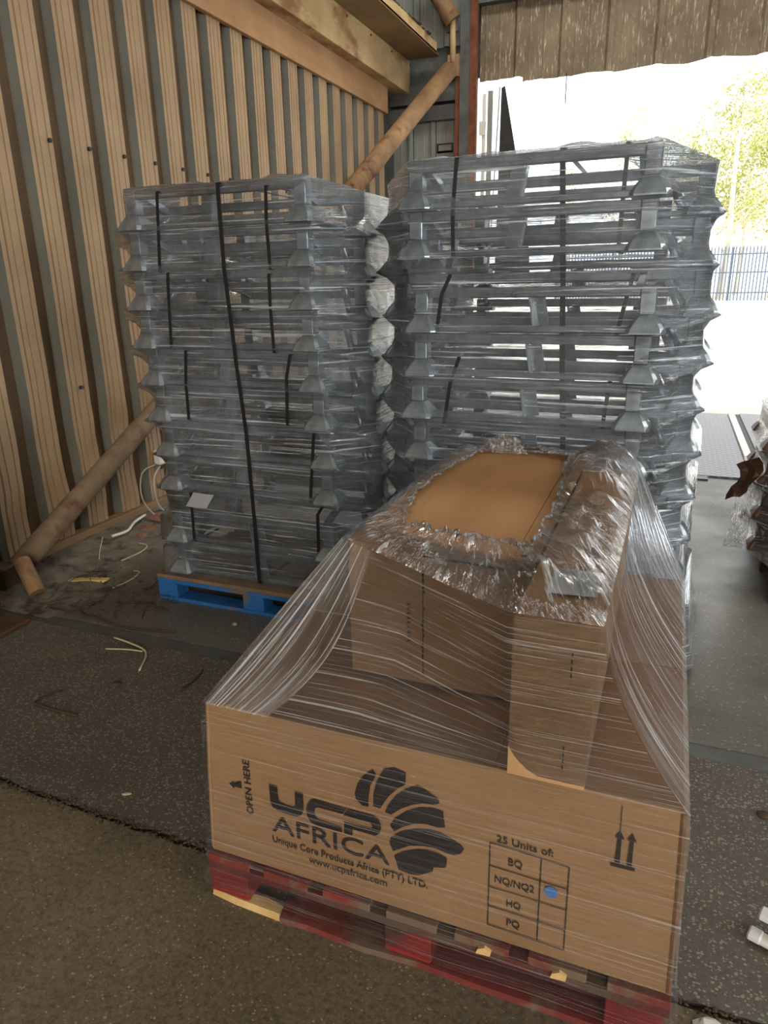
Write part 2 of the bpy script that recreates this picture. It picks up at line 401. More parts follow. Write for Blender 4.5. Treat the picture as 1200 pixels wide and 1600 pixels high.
# ---- back wall: grey-green cladding left of the doorway, header over it
def ribbed(name, x0, x1, z0, z1, pitch, depth, mat, y, parent, ragged=0., seed=0):
    r = random.Random(seed); bm = bmesh.new(); xs = []
    x = x0
    while x < x1 - 1e-4:
        for d, dy in ((0, 0), (.10, 0), (.13, -.004), (.16, 0), (.42, 0), (.45, -.004), (.48, 0), (.78, 0), (.84, -depth), (.94, -depth)):
            if x + d * pitch < x1: xs.append((x + d * pitch, dy))
        x += pitch
    xs.append((x1, 0)); lo = []; hi = []
    for xx, dy in xs:
        zz = z0 + (noise.noise(Vector((xx * 3, 0, 0))) * ragged + .3 * noise.noise(Vector((xx * 23, 4, 0))) * ragged if ragged else 0)
        lo.append(bm.verts.new((xx, y + dy, zz))); hi.append(bm.verts.new((xx, y + dy, z1)))
    for i in range(len(xs) - 1): bm.faces.new((lo[i], lo[i + 1], hi[i + 1], hi[i]))
    return obj(name, bm, mat, parent)
wb = struct(bx('wall_back', M['steel_grey'], None, -3.62, -2.50, 9.46, 9.52, 0, 6.4))
for x0, x1 in ((-3.60, -3.31), (-3.30, -3.01), (-3.00, -2.70)):
    ribbed('cladding_sheet', x0, x1, 0, 3.52, .29, .04, M['clad_grey'], 9.42, wb, seed=int(x0 * 10))
for x0, x1 in ((-3.60, -3.22), (-3.21, -2.83), (-2.82, -2.50)):
    ribbed('cladding_sheet', x0, x1, 4.30, 6.4, .38, .04, M['clad_grey'], 9.42, wb, seed=int(x0 * 10))
bx('girt_rail', M['steel_grey'], wb, -3.6, -2.68, 9.30, 9.41, 3.50, 3.66)
bx('girt_rail', M['steel_grey'], wb, -3.6, -2.68, 9.30, 9.41, 3.70, 3.90)
hd = struct(bx('wall_back_header', M['steel_grey'], None, -2.5, 9, 9.50, 9.54, 3.95, 6.4))
for k in range(22):
    x0 = -2.46 + k * .52
    ribbed('cladding_sheet', x0, x0 + .521, 3.84 + (.05 if k == 0 else 0), 6.4, .52, .03, M['header'], 9.44 - .002 * (k % 2), hd, ragged=.035, seed=k)
bx('purlin', M['steel_grey'], hd, -2.5, 9, 9.30, 9.40, 4.66, 4.78)
struct(bx('wall_back_right', M['clad_grey'], None, 3.4, 9, 9.42, 9.52, 0, 4.0))
# right wall, roof, rear wall (built closed, the rear daylight lamp stands inside it)
struct(bx('wall_right', M['clad_grey'], None, 9, 9.1, -8, 9.5, 0, 6.6))
rf = struct(bx('ceiling', M['clad_grey'], None, -3.7, 9.1, -8, 9.55, 6.6, 6.7))
struct(bx('wall_front', M['clad_grey'], None, -3.7, 9.1, -8.1, -8, 0, 6.6))
struct(bx('wall_left_rear', M['clad_grey'], None, -3.62, -3.58, -8, -2.2, 0, 6.6))

# ---- outside yard
bm = bmesh.new(); g = []
for y, z in ((9.35, -.01), (12, 0), (40, .44), (90, 1.2)):
    g.append([bm.verts.new((x, y, z)) for x in (-40, -10, 10, 50)])
for a, b in zip(g, g[1:]):
    for i in range(3): bm.faces.new((a[i], a[i + 1], b[i + 1], b[i]))
struct(obj('ground', bm, M['apron']))

# ================================================================ COLUMN, PIPES, JAMB
colm = thing('steel_column', 'grey and rust steel column at the left side of the doorway', 'column', (-2.6, 9.3, 0))
def cb(name, mat, x0, x1, y0, y1, z0, z1): return bx(name, mat, colm, x0 + 2.6, x1 + 2.6, y0 - 9.3, y1 - 9.3, z0, z1)
cb('web', M['steel_grey'], -2.66, -2.545, 9.26, 9.36, 0, 6.3)
cb('rust_flange', M['rust'], -2.545, -2.46, 9.28, 9.34, 0, 6.3)
cb('rust_angle', M['rust'], -2.72, -2.662, 9.28, 9.36, 0, 4.0)
cb('gusset_plate', M['pipe'], -2.80, -2.66, 9.22, 9.26, 3.93, 4.16)
cb('gusset_plate', M['steel_grey'], -2.82, -2.69, 9.24, 9.27, 4.40, 4.60)
def pipe(name, label, pts, r, mat, parts=()):
    o = thing(name, label, 'pipe', pts[0]); bm = bmesh.new(); tube(bm, [Vector(p) - Vector(pts[0]) for p in pts], r, 20); obj('tube', bm, mat, o, smooth=False)
    for p in o.children[0].data.polygons: p.use_smooth = len(p.vertices) == 4
    return o
p2 = pipe('brace_pipe', 'rusty brace pipe rising from behind the left stack to the column', [(-3.38, 7.0, 2.24), (-2.735, 9.07, 3.96)], .098, M['pipe'])
p3 = pipe('brace_pipe', 'short thick pipe coming down to the column at the top of the photo', [(-3.02, 9.1, 4.95), (-2.74, 9.22, 4.50)], .10, M['pipe'])
p4 = pipe('service_pipe', 'thin cream pipe running down the column between the two brace pipes', [(-2.75, 9.24, 4.55), (-2.74, 9.24, 4.08)], .035, M['beam'])
p1 = pipe('brace_pipe', 'scuffed brown brace pipe leaning low along the left wall', [(-3.30, 2.62, .10), (-3.30, 4.75, 1.20)], .066, M['pipe_old'])
bm = bmesh.new(); box(bm, -.06, .06, -.10, .02, -.10, .05); obj('end_shoe', bm, M['twig'], p1, bevel=.01, loc=(-.02, -.03, .0))
tag(p1, 'scuffed brown brace pipe leaning low along the left wall', 'pipe')
# folded door leaf and flap at the jamb
dl = struct(thing('door_1', None, None, (-2.35, 9.4, 0)))
bx('door_panel', M['white'], dl, -.06, -.02, 0, .03, .9, 3.75)
bx('door_panel', M['clad_grey'], dl, .0, .06, .02, .05, .6, 3.78)
bm = bmesh.new(); beam(bm, (.03, -.02, .6), (.15, .0, 3.8), .05, .012); obj('door_panel', bm, M['clad_grey'], dl)
bm = bmesh.new()
prism(bm, [(.16, 3.80), (.20, 3.82), (.55, 2.2), (.60, 1.6), (.14, 1.6)], .04, .06); obj('door_flap', bm, M['dark'], dl)
bx('door_stop', M['white'], dl, -.09, -.02, -.03, .02, 3.30, 3.45)
bx('door_handle_bar', M['dark'], dl, -.60, -.40, -.12, -.08, 3.13, 3.15)
for z in (3.13, 3.22): bx('door_handle_bar', M['dark'], dl, -.60, -.40, -.12, -.09, z, z + .012)
for x in (-.60, -.41): bx('door_handle_bar', M['dark'], dl, x, x + .012, -.12, -.09, 3.13, 3.23)
bm = bmesh.new(); tube(bm, [(-1.42, 9.40, 3.86), (-1.42, 9.40, 3.55)], .006, 6)
tag(obj('hanging_wire', bm, M['dark']), 'short dark wire hanging from the header over the doorway', 'wire')

# ================================================================ FLOOR ITEMS AT DOORWAY
dk = thing('dock_leveller', 'grey chequer plate dock leveller on the floor of the doorway', 'dock leveller', (0, 6.2, 0))
bx('deck_plate', M['plate'], dk, -1.6, .72, .06, 3.15, .002, .016)
bx('lip_plate', M['steel_grey'], dk, -1.6, .40, -.06, .055, .002, .014)
bx('lip_latch', M['steel_grey'], dk, .12, .30, -.02, .07, .016, .03)
bx('side_rail', M['white'], dk, .735, .80, .4, 3.2, .002, .03)
bx('deck_plate', M['plate'], dk, .86, 2.2, .1, 3.2, .002, .018)
bx('side_gap', M['dark'], dk, .805, .855, .1, 3.2, .001, .006)

# ================================================================ PALLETS
def pallet(name, label, x0, y0, w, d, mat_b, mat_top, mat_side, cat='pallet', boards=7, across=False):
    o = thing(name, label, cat, (x0, y0, 0))
    bw = w / boards * .78; gap = (w - bw * boards) / (boards - 1)
    for k in range(boards):
        x = k * (bw + gap)
        if across: bx('deck_board', mat_top, o, 0, w, x / w * d, (x + bw) / w * d, .123, .145, .002)
        else: bx('deck_board', mat_top, o, x, x + bw, .0, d, .123, .145, .002)
    for k in range(3):
        y = (0, d / 2 - .05, d - .10)[k]
        bx('stringer_board', mat_side, o, 0, w, y, y + .10, .100, .1225, .002)
        bx('bottom_board', mat_side, o, 0, w, y, y + .10, 0, .020, .002)
        for x in (0, w / 2 - .07, w - .13):
            bx('block', mat_b, o, x, x + (.10 if k != 1 else .12) + .02, y + .001, y + .099, .0205, .0995, .003)
    return o
pr = pallet('pallet', 'worn red wooden pallet under the large cardboard carton', -1.025, 1.215, 1.165, 1.20, M['red'], M['red_dirty'], M['red_dirty'])
pb = pallet('pallet', 'blue wooden pallet under the left stack of steel frames', -2.43, 2.75, 1.20, 1.0, M['blue'], M['deckwood'], M['blue'], across=True)
pr2 = pallet('pallet', 'bare wooden pallet under the right stack of steel frames', -1.12, 2.76, 1.20, 1.0, M['timber'], M['deckwood'], M['timber'])
pr3 = pallet('pallet', 'dark wooden pallet under the brown stack at the right edge', .60, 3.75, 1.20, 1.0, M['twig'], M['twig'], M['twig'])
# broken front edge of the red pallet
for ch_ in list(pr.children):
    if ch_.name.startswith('bottom_board') and ch_.data.vertices[0].co.y < .05:
        bpy.data.objects.remove(ch_); break
bm = bmesh.new()
out = [(.22, -.012), (.30, -.006), (.46, -.012), (.60, -.002), (.75, -.006), (1.165, -.004)]
inn = [(1.165, .09), (.60, .085), (.48, .06), (.36, .075), (.26, .08), (.21, .04)]
a = [bm.verts.new((x, y, 0)) for x, y in out + inn]; b = [bm.verts.new((x, y, .019)) for x, y in out + inn]
bm.faces.new(a[::-1]); bm.faces.new(b)
for i in range(len(a)): bm.faces.new((a[i], a[(i + 1) % len(a)], b[(i + 1) % len(a)], b[i]))
obj('bottom_board', bm, M['red_dirty'], pr)
bm = bmesh.new()
pts = [(0, .004, 0), (.08, -.004, 0), (.22, -.008, 0), (.235, .02, 0), (.16, .034, 0), (.05, .03, 0), (0, .03, 0)]
a = [bm.verts.new(p) for p in pts]; b = [bm.verts.new((p[0], p[1] * .8 + .006, .017)) for p in pts]
bm.faces.new(a[::-1]); bm.faces.new(b)
for i in range(len(a)): bm.faces.new((a[i], a[(i + 1) % len(a)], b[(i + 1) % len(a)], b[i]))
o = obj('splintered_board', bm, M['raw_wood'], pr); o['label'] = 'bare splintered end of the bottom board'
for x in (.745, .915):
    bm = bmesh.new(); prism(bm, [(x, .116), (x + .034, .120), (x + .036, .132), (x + .02, .140), (x + .004, .13)], -.008, .03)
    o = obj('wood_splinter', bm, M['raw_wood'], pr); o['label'] = 'pale broken wood at a deck board end'

# ================================================================ STEEL FRAMES
def cup_mesh():
    bm = bmesh.new(); rings = []
    for z, h in ((0, .069), (.006, .069), (.020, .064), (.038, .053), (.054, .040), (.066, .029)):
        c = h * .22; ring = []
        for x, y in ((h, h - c), (h - c, h), (-h + c, h), (-h, h - c), (-h, -h + c), (-h + c, -h), (h - c, -h), (h, -h + c)):
            ring.append(bm.verts.new((x, y, z)))
        rings.append(ring)
    for a, b in zip(rings, rings[1:]):
        for k in range(8): bm.faces.new((a[k], a[(k + 1) % 8], b[(k + 1) % 8], b[k]))
    bm.faces.new(rings[-1]); bm.faces.new(rings[0][::-1])
    return bm
def make_unit(mat):
    root = thing('steel_frame', 'x', 'steel frame')
    cup = mesh('foot_cup', cup_mesh(), mat)
    pb_ = bmesh.new(); box(pb_, -.028, .028, -.028, .028, .066, .172); post = mesh('post', pb_, mat, bevel=.004)
    HI, HO = .4375, .61; D = .055
    corners = [(-HI, -.45, D), (HI, -.45, D), (-HI, .45, -D), (HI, .45, -D), (-HO, -.25, 0), (HO, -.25, 0), (-HO, .25, 0), (HO, .25, 0)]
    for x, y, z in corners:
        link('post', post, root, (x, y, z)); link('foot_cup', cup, root, (x, y, z))
    def rail(name, a, b, wx, wz):
        bm = bmesh.new(); beam(bm, a, b, wx, wz); return obj(name, bm, mat, root, bevel=.003)
    for y, z, h in ((-.45, D, HI), (.45, -D, HI), (-.25, 0, HO), (.25, 0, HO)):
        tz = z + .1525
        rail('top_rail', (-h + .028, y, tz), (h - .028, y, tz), .040, .038)
        if h == HI: rail('bottom_rail', (-h + .05, y, z + .013), (h - .05, y, z + .013), .045, .024)
        else:
            for sg in (-1, 1): rail('bottom_rail', (sg * HI * .75, y, z + .010), (sg * (h - .05), y, z + .010), .045, .018)
    for y, z in ((-.45, D), (.45, -D)):
        bm = bmesh.new()
        beam(bm, (-.055, y, z + .026), (-.035, y, z + .134), .052, .006, up=(0, 1, 0)); beam(bm, (-.028, y + .022, z + .026), (-.008, y + .022, z + .134), .006, .044, up=(0, 1, 0))
        obj('mid_post', bm, mat, root)
    for x in (-HO, HO):
        rail('side_rail', (x, -.222, .150), (x, .222, .150), .04, .036); rail('side_rail', (x, -.2, .013), (x, .2, .013), .04, .022)
    for s in (-1, 1):
        for y0, y1, z0 in ((-.42, -.27, D), (.42, .27, -D)):
            rail('link_bar', (s * .40, y0, z0 * .9 + .148), (s * .40, y1, .148), .03, .03)
    for sx in (-1, 1):
        for sy in (-1, 1):
            bm = bmesh.new(); tube(bm, [(sx * .545, sy * .235, .012), (sx * .475, sy * .16, .150)], .0165, 10); obj('brace_tube', bm, mat, root, smooth=True)
    return root
ordn = ['topmost', 'second', 'third', 'fourth', 'fifth', 'sixth', 'seventh', 'eighth', 'ninth', 'bottom']
proto = make_unit(M['galv']); used = [False]
def unit(x, y, z, flip, label, group, rz=0, src=None):
    if src is None:
        o = proto if not used[0] else copy_tree(proto); used[0] = True
    else: o = src
    o.location = (x, y, z); o.rotation_euler = (0, 0, rz + (PI if flip else 0)); o['label'] = label; o['group'] = group; o['category'] = 'steel frame'
    return o
LX = [-1.925, -1.925, -1.925, -1.92, -1.90, -1.885, -1.86, -1.86, -1.865, -1.865]
LZ = [.21 + .176 * (9 - k) for k in range(10)]
for k in range(10):
    nm = f'{ordn[k]} galvanised frame of the left stack' + ('' if k in (0, 9) else ', counted from the top')
    if k == 9: nm = 'bottom galvanised frame of the left stack, on the blue pallet'
    unit(LX[k], 3.29, LZ[k], k >= 8, nm, 'galvanised frames of the left stack')
RX = [-.535, -.535, -.510, -.515, -.530, -.520, -.52, -.52, -.52, -.52]
RZ = [.213 + .178 * (9 - k) for k in range(10)]
for k in range(10):
    nm = f'{ordn[k]} galvanised frame of the right stack' + ('' if k in (0, 9) else ', counted from the top')
    if k == 9: nm = 'bottom galvanised frame of the right stack, behind the large carton'
    unit(RX[k], 3.30, RZ[k], k >= 2, nm, 'galvanised frames of the right stack', rz=-.035)
bp = make_unit(M['rust_galv'])
for k in range(4):
    src = bp if k == 0 else copy_tree(bp)
    unit(1.165, 4.25, .212 + .178 * k, True, ('lowest', 'second lowest', 'second highest', 'highest')[k] + ' brown frame of the stack cut by the right edge', 'brown frames at the right edge', src=src)

# ---- straps
def strap(label, pts, wd=.017):
    """pts: centre line on the load; ribbon with thickness, width along x on the front"""
    bm = bmesh.new(); L = []
    P = [Vector(p) for p in pts]
    for i, p in enumerate(P):
        d = (P[min(i + 1, len(P) - 1)] - P[max(i - 1, 0)]).normalized()
        s = Vector((1, 0, 0)); s = (s - d * s.dot(d)).normalized(); n = d.cross(s).normalized()
        L.append([bm.verts.new(p + s * (a * wd / 2) + n * (b * .0012)) for a, b in ((-1, -1), (1, -1), (1, 1), (-1, 1))])
    for a, b in zip(L, L[1:]):
        for k in range(4): bm.faces.new((a[k], a[(k + 1) % 4], b[(k + 1) % 4], b[k]))
    bm.faces.new(L[0][::-1]); bm.faces.new(L[-1])
    return tag(obj('strap', bm, M['strap']), label, 'strap', 'black packing straps')
def loop_strap(label, front, yf, zt, zb, yb, wd=.017):
    x0, x1 = front[0][0], front[-1][0]
    pts = [(x1, yb, zb), (x1, (yf + yb) / 2, zb), (x1, yf + .004, zb)] + [(x, yf, z) for x, z in reversed(front)] + [(x0, yf + .004, zt), (x0, (yf + yb) / 2, zt), (x0, yb, zt)]
    return strap(label, pts, wd)
yl = 2.80
loop_strap('long black strap down the middle of the left stack', [(-1.876, 2.00), (-1.878, 1.67), (-1.865, 1.45), (-1.857, 1.28), (-1.842, 1.08), (-1.831, .92), (-1.825, .5), (-1.824, .17)], yl, 2.022, .155, 3.76, .019)
for lab, fr, y in (
    ('short black strap at the upper left of the left stack', [(-2.198, 2.00), (-2.212, 1.85), (-2.229, 1.666)], yl),
    ('short black strap at the upper right of the left stack', [(-1.639, 1.99), (-1.647, 1.85), (-1.643, 1.666)], yl),
    ('black strap on the third and fourth frames, left side of the left stack', [(-2.187, 1.656), (-2.2, 1.5), (-2.211, 1.318)], yl),
    ('black strap on the third and fourth frames, right side of the left stack', [(-1.652, 1.64), (-1.655, 1.5), (-1.651, 1.313)], yl),
    ('black strap on the fifth and sixth frames, left side of the left stack', [(-2.132, 1.305), (-2.15, 1.15), (-2.154, .982)], yl),
    ('black strap on the fifth and sixth frames, right side of the left stack', [(-1.571, 1.295), (-1.595, 1.2), (-1.605, .985)], yl),
    ('black strap on the seventh and eighth frames, right side of the left stack', [(-1.472, .944), (-1.49, .78), (-1.507, .619)], yl),
    ('lowest short black strap, at the right of the left stack', [(-1.44, .61), (-1.472, .56), (-1.477, .346)], yl),
    ('lowest short black strap, at the left of the left stack', [(-2.19, .60), (-2.195, .5), (-2.20, .34)], yl)):
    loop_strap(lab, fr, y, fr[0][1] + .006, fr[-1][1] - .004, y + .22, .015)
loop_strap('long black strap down the middle of the right stack', [(-.427, 2.035), (-.40, 1.6), (-.385, 1.3), (-.363, .99), (-.35, .5), (-.345, .17)], 2.832, 2.048, .155, 3.78, .021)
for lab, fr in (
    ('black strap on the top two frames, left side of the right stack', [(-.82, 2.038), (-.833, 1.86), (-.83, 1.695)]),
    ('black strap on the top two frames, right side of the right stack', [(-.204, 2.044), (-.207, 1.87), (-.209, 1.695)]),
    ('slanting black strap on the third frame, left side of the right stack', [(-.84, 1.624), (-.875, 1.55), (-.897, 1.40)]),
    ('slanting black strap on the third frame, right side of the right stack', [(-.149, 1.61), (-.172, 1.50), (-.193, 1.387)]),
    ('black strap on the fourth and fifth frames, left side of the right stack', [(-.80, 1.298), (-.835, 1.2), (-.861, 1.029)]),
    ('black strap on the fourth and fifth frames, right side of the right stack', [(-.198, 1.238), (-.21, 1.12), (-.216, 1.013)])):
    loop_strap(lab, fr, 2.828, fr[0][1] + .006, fr[-1][1] - .004, 3.05, .015)

# ---- stretch film around a stack
def film_stack(name, label, xs, yc, zs, flips, ztop, zbot, mat, seed, rz=0., flare=None):
    """rings of an eight-cornered outline: pushed out at every row of feet, drawn in between"""
    r = random.Random(seed); HI, HO = .4375, .61
    cor = [(-HI, -.45, 1), (HI, -.45, 1), (HO, -.25, 0), (HO, .25, 0), (HI, .45, -1), (-HI, .45, -1), (-HO, .25, 0), (-HO, -.25, 0)]
    sub = [18, 5, 8, 5, 18, 5, 8, 5]
    bm = bmesh.new(); uvl = bm.loops.layers.uv.new('UVMap'); rings = []; data = []
    rows = []   # (expansion, x, z per kind)
    n = len(zs)
    for k in range(n):
        s = -1 if flips[k] else 1
        zk = lambda c, k=k, s=s: zs[k] + .055 * c * s
        if k == 0: rows.append((.034, xs[k], lambda c, zk=zk: zk(c) + .178))
        for t in (.72, .45, .25, .10):
            e = .030 + .047 * (1 - min(1, t / .5)) ** 2.2
            rows.append((e, xs[k], lambda c, zk=zk, t=t: zk(c) + .176 * t))
        rows.append((.079, xs[k], lambda c, zk=zk: zk(c) + .004))
        if k < n - 1:
            rows.append((.046, (xs[k] + xs[k + 1]) / 2, lambda c, zk=zk: zk(c) - .018))
    if flare:
        for z, e in flare: rows.append((e, xs[-1], lambda c, z=z: z))
    prev = None; vv = 0
    for ri, (e, x0, zf) in enumerate(rows):
        ring = []; u = 0; us = []
        pts = []
        for i in range(8):
            a, b = cor[i], cor[(i + 1) % 8]
            for j in range(sub[i]):
                t = j / sub[i]
                ax, ay = a[0] + math.copysign(e, a[0]), a[1] + math.copysign(e * .9, a[1]); bx_, by = b[0] + math.copysign(e, b[0]), b[1] + math.copysign(e * .9, b[1])
                sag = (e - .03) * .8 * math.sin(PI * t) if sub[i] > 10 else 0
                px, py = ax + (bx_ - ax) * t, ay + (by - ay) * t
                if i == 0: py += sag
                if i == 4: py -= sag
                z = zf(a[2]) + (zf(b[2]) - zf(a[2])) * t
                nz = noise.noise(Vector((px * 9, py * 9 + seed, z * 14))) * .006
                l = math.hypot(px, py); px += px / l * nz; py += py / l * nz
                cz, sz = math.cos(rz), math.sin(rz)
                pts.append((x0 + px * cz - py * sz, yc + px * sz + py * cz, z))
        ring = [bm.verts.new(p) for p in pts]; us = [0]
        for p, q in zip(pts, pts[1:] + pts[:1]): us.append(us[-1] + (Vector(p) - Vector(q)).length)
        rings.append((ring, us, pts[0][2]))
    for (a, ua, za), (b, ub, zb) in zip(rings, rings[1:]):
        m = len(a)
        for k in range(m):
            f = bm.faces.new((a[k], a[(k + 1) % m], b[(k + 1) % m], b[k]))
            for lp, uv in zip(f.loops, ((ua[k], a[k].co.z), (ua[k + 1], a[(k + 1) % m].co.z), (ub[k + 1], b[(k + 1) % m].co.z), (ub[k], b[k].co.z))): lp[uvl].uv = (uv[0] + seed, uv[1])
    # top: gathered collar a hand wide, open in the middle
    top = rings[0][0]; m = len(top); c0 = Vector((xs[0], yc, 0)); last = top
    for step, (k, dz) in enumerate(((.93, .010), (.80, -.004), (.62, -.012))):
        nr = []
        for v in top:
            d = v.co - c0
            nr.append(bm.verts.new((c0.x + d.x * k, c0.y + d.y * k, v.co.z + dz + .016 * noise.noise(Vector((d.x * 11, d.y * 11, step + seed))))))
        for i in range(m):
            f = bm.faces.new((last[i], last[(i + 1) % m], nr[(i + 1) % m], nr[i]))
            for lp in f.loops: lp[uvl].uv = (lp.vert.co.x * 1.0, lp.vert.co.y)
        last = nr
    o = obj(name, bm, mat, smooth=True); return tag(o, label, 'stretch film')
film_stack('stretch_film', 'clear stretch film wrapped round the left stack of frames', LX, 3.29, LZ, [k >= 8 for k in range(10)], 2, .15, M['film_stack'], 1, flare=((.135, .06),))
film_stack('stretch_film', 'clear stretch film wrapped round the right stack of frames', RX, 3.30, RZ, [k >= 2 for k in range(10)], 2, .15, M['film_stack'], 2, rz=-.035, flare=((.30, .10), (.14, .12), (.03, .15)))
film_stack('stretch_film', 'torn white stretch film round the brown stack at the right edge', [1.165] * 4, 4.25, [.212 + .178 * k for k in (3, 2, 1, 0)], [True] * 4, 1, .2, M['film_crumple'], 3)

# paper sheet behind the film of the left stack
bm = bmesh.new()
q = [(-2.162, 2.786, .612), (-2.039, 2.786, .610), (-2.090, 2.782, .534), (-2.215, 2.782, .535)]
nx = 4; rowsv = []
for j in range(3):
    row = []
    for i in range(nx + 1):
        t = i / nx; s = j / 2
        p = (Vector(q[0]) * (1 - t) + Vector(q[1]) * t) * (1 - s) + (Vector(q[3]) * (1 - t) + Vector(q[2]) * t) * s
        p.y -= .006 * math.sin(PI * t); row.append(bm.verts.new(p))
    rowsv.append(row)
for a, b in zip(rowsv, rowsv[1:]):
    for i in range(nx): bm.faces.new((a[i], a[i + 1], b[i + 1], b[i]))
bmesh.ops.solidify(bm, geom=bm.faces[:], thickness=.0015)
pp = tag(obj('delivery_note', bm, M['paper']), 'white paper sheet tucked low in the film of the left stack', 'paper')

# ================================================================ CARTONS
ZT = .612
bc = thing('carton', 'large printed cardboard carton on the red pallet', 'box', (-.44, 1.84, .147))
def lp(x, y, z): return (x + .44, y - 1.84, z - .147)
X0, X1, Y0, Y1 = -1.019, .134, 1.234, 2.425
def quad_panel(name, pts, th, mat, parent, nx=14, ny=6, amp=.0, seed=0, off=(0, 0, 0)):
    """four corners -> slightly uneven sheet with thickness"""
    bm = bmesh.new(); P = [Vector(p) for p in pts]; g = []
    nrm = (P[1] - P[0]).cross(P[3] - P[0]).normalized()
    for j in range(ny + 1):
        row = []
        for i in range(nx + 1):
            u, v = i / nx, j / ny
            p = (P[0] * (1 - u) + P[1] * u) * (1 - v) + (P[3] * (1 - u) + P[2] * u) * v
            k = math.sin(PI * u) * math.sin(PI * v) if amp else 0
            p = p + nrm * amp * k * (1 + .8 * noise.noise(Vector((u * 3, v * 3, seed))))
            row.append(bm.verts.new(p))
        g.append(row)
    for a, b in zip(g, g[1:]):
        for i in range(nx): bm.faces.new((a[i], a[i + 1], b[i + 1], b[i]))
    bmesh.ops.recalc_face_normals(bm, faces=bm.faces[:])
    bmesh.ops.solidify(bm, geom=bm.faces[:], thickness=th)
    return obj(name, bm, mat, parent)
TX0, TX1, TY0, TY1 = -.985, .116, 1.236, 2.42
quad_panel('side_panel', [lp(X0, Y0, .147), lp(X1, Y0, .147), lp(TX1, TY0, ZT + .006), lp(TX0, TY0, ZT)], .006, M['card'], bc)
quad_panel('side_panel', [lp(X1, Y1, .147), lp(X0, Y1, .147), lp(TX0, TY1, ZT), lp(TX1, TY1, ZT)], .006, M['card'], bc)
quad_panel('side_panel', [lp(X1, Y0, .147), lp(X1, Y1, .147), lp(TX1, TY1, ZT), lp(TX1, TY0, ZT)], .006, M['card'], bc, amp=.008)
quad_panel('side_panel', [lp(X0, Y1, .147), lp(X0, Y0, .147), lp(TX0, TY0, ZT), lp(TX0, TY1, ZT)], .006, M['card'], bc, amp=.008)
# top flaps: front one sags below the upper carton, the rest lie near flat, crossed by a fold
ymid = 1.80
quad_panel('top_flap', [lp(TX0, TY0 + .004, ZT), lp(-.26, TY0 + .004, ZT + .004), lp(-.26, ymid, ZT - .012), lp(TX0, ymid, ZT - .006)], .005, M['card_dark'], bc, nx=20, ny=12, amp=-.022, seed=2)
quad_panel('top_flap', [lp(-.258, TY0 + .004, ZT + .004), lp(TX1, TY0 + .004, ZT + .002), lp(TX1, ymid, ZT), lp(-.258, ymid, ZT - .012)], .005, M['card_dark'], bc, nx=16, ny=12, amp=-.008, seed=3)
quad_panel('top_flap', [lp(TX0, ymid + .004, ZT - .004), lp(TX1, ymid + .004, ZT), lp(TX1, TY1, ZT), lp(TX0, TY1, ZT)], .005, M['card'], bc, nx=20, ny=12, amp=.004, seed=5)
bm = bmesh.new(); tube(bm, [lp(X0 + .004, Y0 - .001, .16), lp(-1.0, Y0 - .001, .40), lp(TX0, TY0, ZT)], .005, 6); obj('corner_edge', bm, M['card'], bc)
bm = bmesh.new(); tube(bm, [lp(X1, Y0, .15), lp(.126, Y0, .40), lp(TX1, TY0, ZT)], .006, 6); obj('corner_edge', bm, M['card_edge'], bc)

# ---- printing on the front of the large carton
PR = thing('p', None, None); bpy.data.objects.remove(PR)
YP = Y0 - .0045
def on_face(x, z): return lp(x, YP + .002 * (z - .147) / .465, z)
def printed(name, polys, mat=None, label=None):
    bm = bmesh.new()
    for poly in polys:
        a = [bm.verts.new(on_face(x, z)) for x, z in poly]
        try: f = bm.faces.new(a)
        except Exception: continue
    bmesh.ops.triangulate(bm, faces=bm.faces[:])
    o = obj(name, bm, mat or M['ink'], bc)
    if label: o['label'] = label
    return o
def text_mesh(s, x0, x1, z0, h, rot=False, bold=0.):
    cu = bpy.data.curves.new('t', 'FONT'); cu.body = s; cu.size = 1; cu.offset = bold; cu.resolution_u = 3
    ob = bpy.data.objects.new('t', cu); C.objects.link(ob)
    dg = bpy.context.evaluated_depsgraph_get(); dg.update()
    me = bpy.data.meshes.new_from_object(ob.evaluated_get(dg)); bpy.data.objects.remove(ob)
    xs = [v.co.x for v in me.vertices]
    cap = .70
    w0 = max(xs) - min(xs); mn = min(xs)
    vs = []
    for v in me.vertices:
        a, b = (v.co.x - mn) / w0 * (x1 - x0), v.co.y / cap * h
        vs.append((a, b))
    fs = [tuple(p.vertices) for p in me.polygons]; bpy.data.meshes.remove(me)
    return vs, fs
def text(name, s, x0, x1, z0, h, rot=False, bold=0., label=None):
    vs, fs = text_mesh(s, x0, x1, z0, h, rot, bold)
    me = bpy.data.meshes.new(name)
    me.from_pydata([on_face(*((x0 + a, z0 + b) if not rot else (z0 - b, x0 + a))) for a, b in vs], [], fs); me.materials.append(M['ink'])
    return link(name, me, bc)
U = [(-0.8217, 0.4161), (-0.798, 0.4146), (-0.7971, 0.3781), (-0.7916, 0.3693), (-0.78, .3665), (-0.7568, 0.3656), (-0.7503, 0.3727), (-0.7487, 0.4155), (-0.7257, 0.4146), (-0.7269, 0.365), (-0.7326, 0.3503), (-0.7451, 0.3412), (-0.7561, 0.3397), (-0.8034, 0.3422), (-0.8165, 0.3487), (-0.8216, 0.3623)]
Cc = [(-0.6956, 0.4083), (-0.6083, 0.4058), (-0.6203, 0.387), (-0.6881, 0.3865), (-0.6954, 0.3811), (-0.6967, 0.3679), (-0.6944, 0.3557), (-0.6871, 0.3496), (-0.6236, 0.3459), (-0.6231, 0.3314), (-0.694, 0.3312), (-0.7096, 0.336), (-0.7182, 0.3515), (-0.7193, 0.3738), (-0.7142, 0.3913), (-0.7059, 0.4027)]
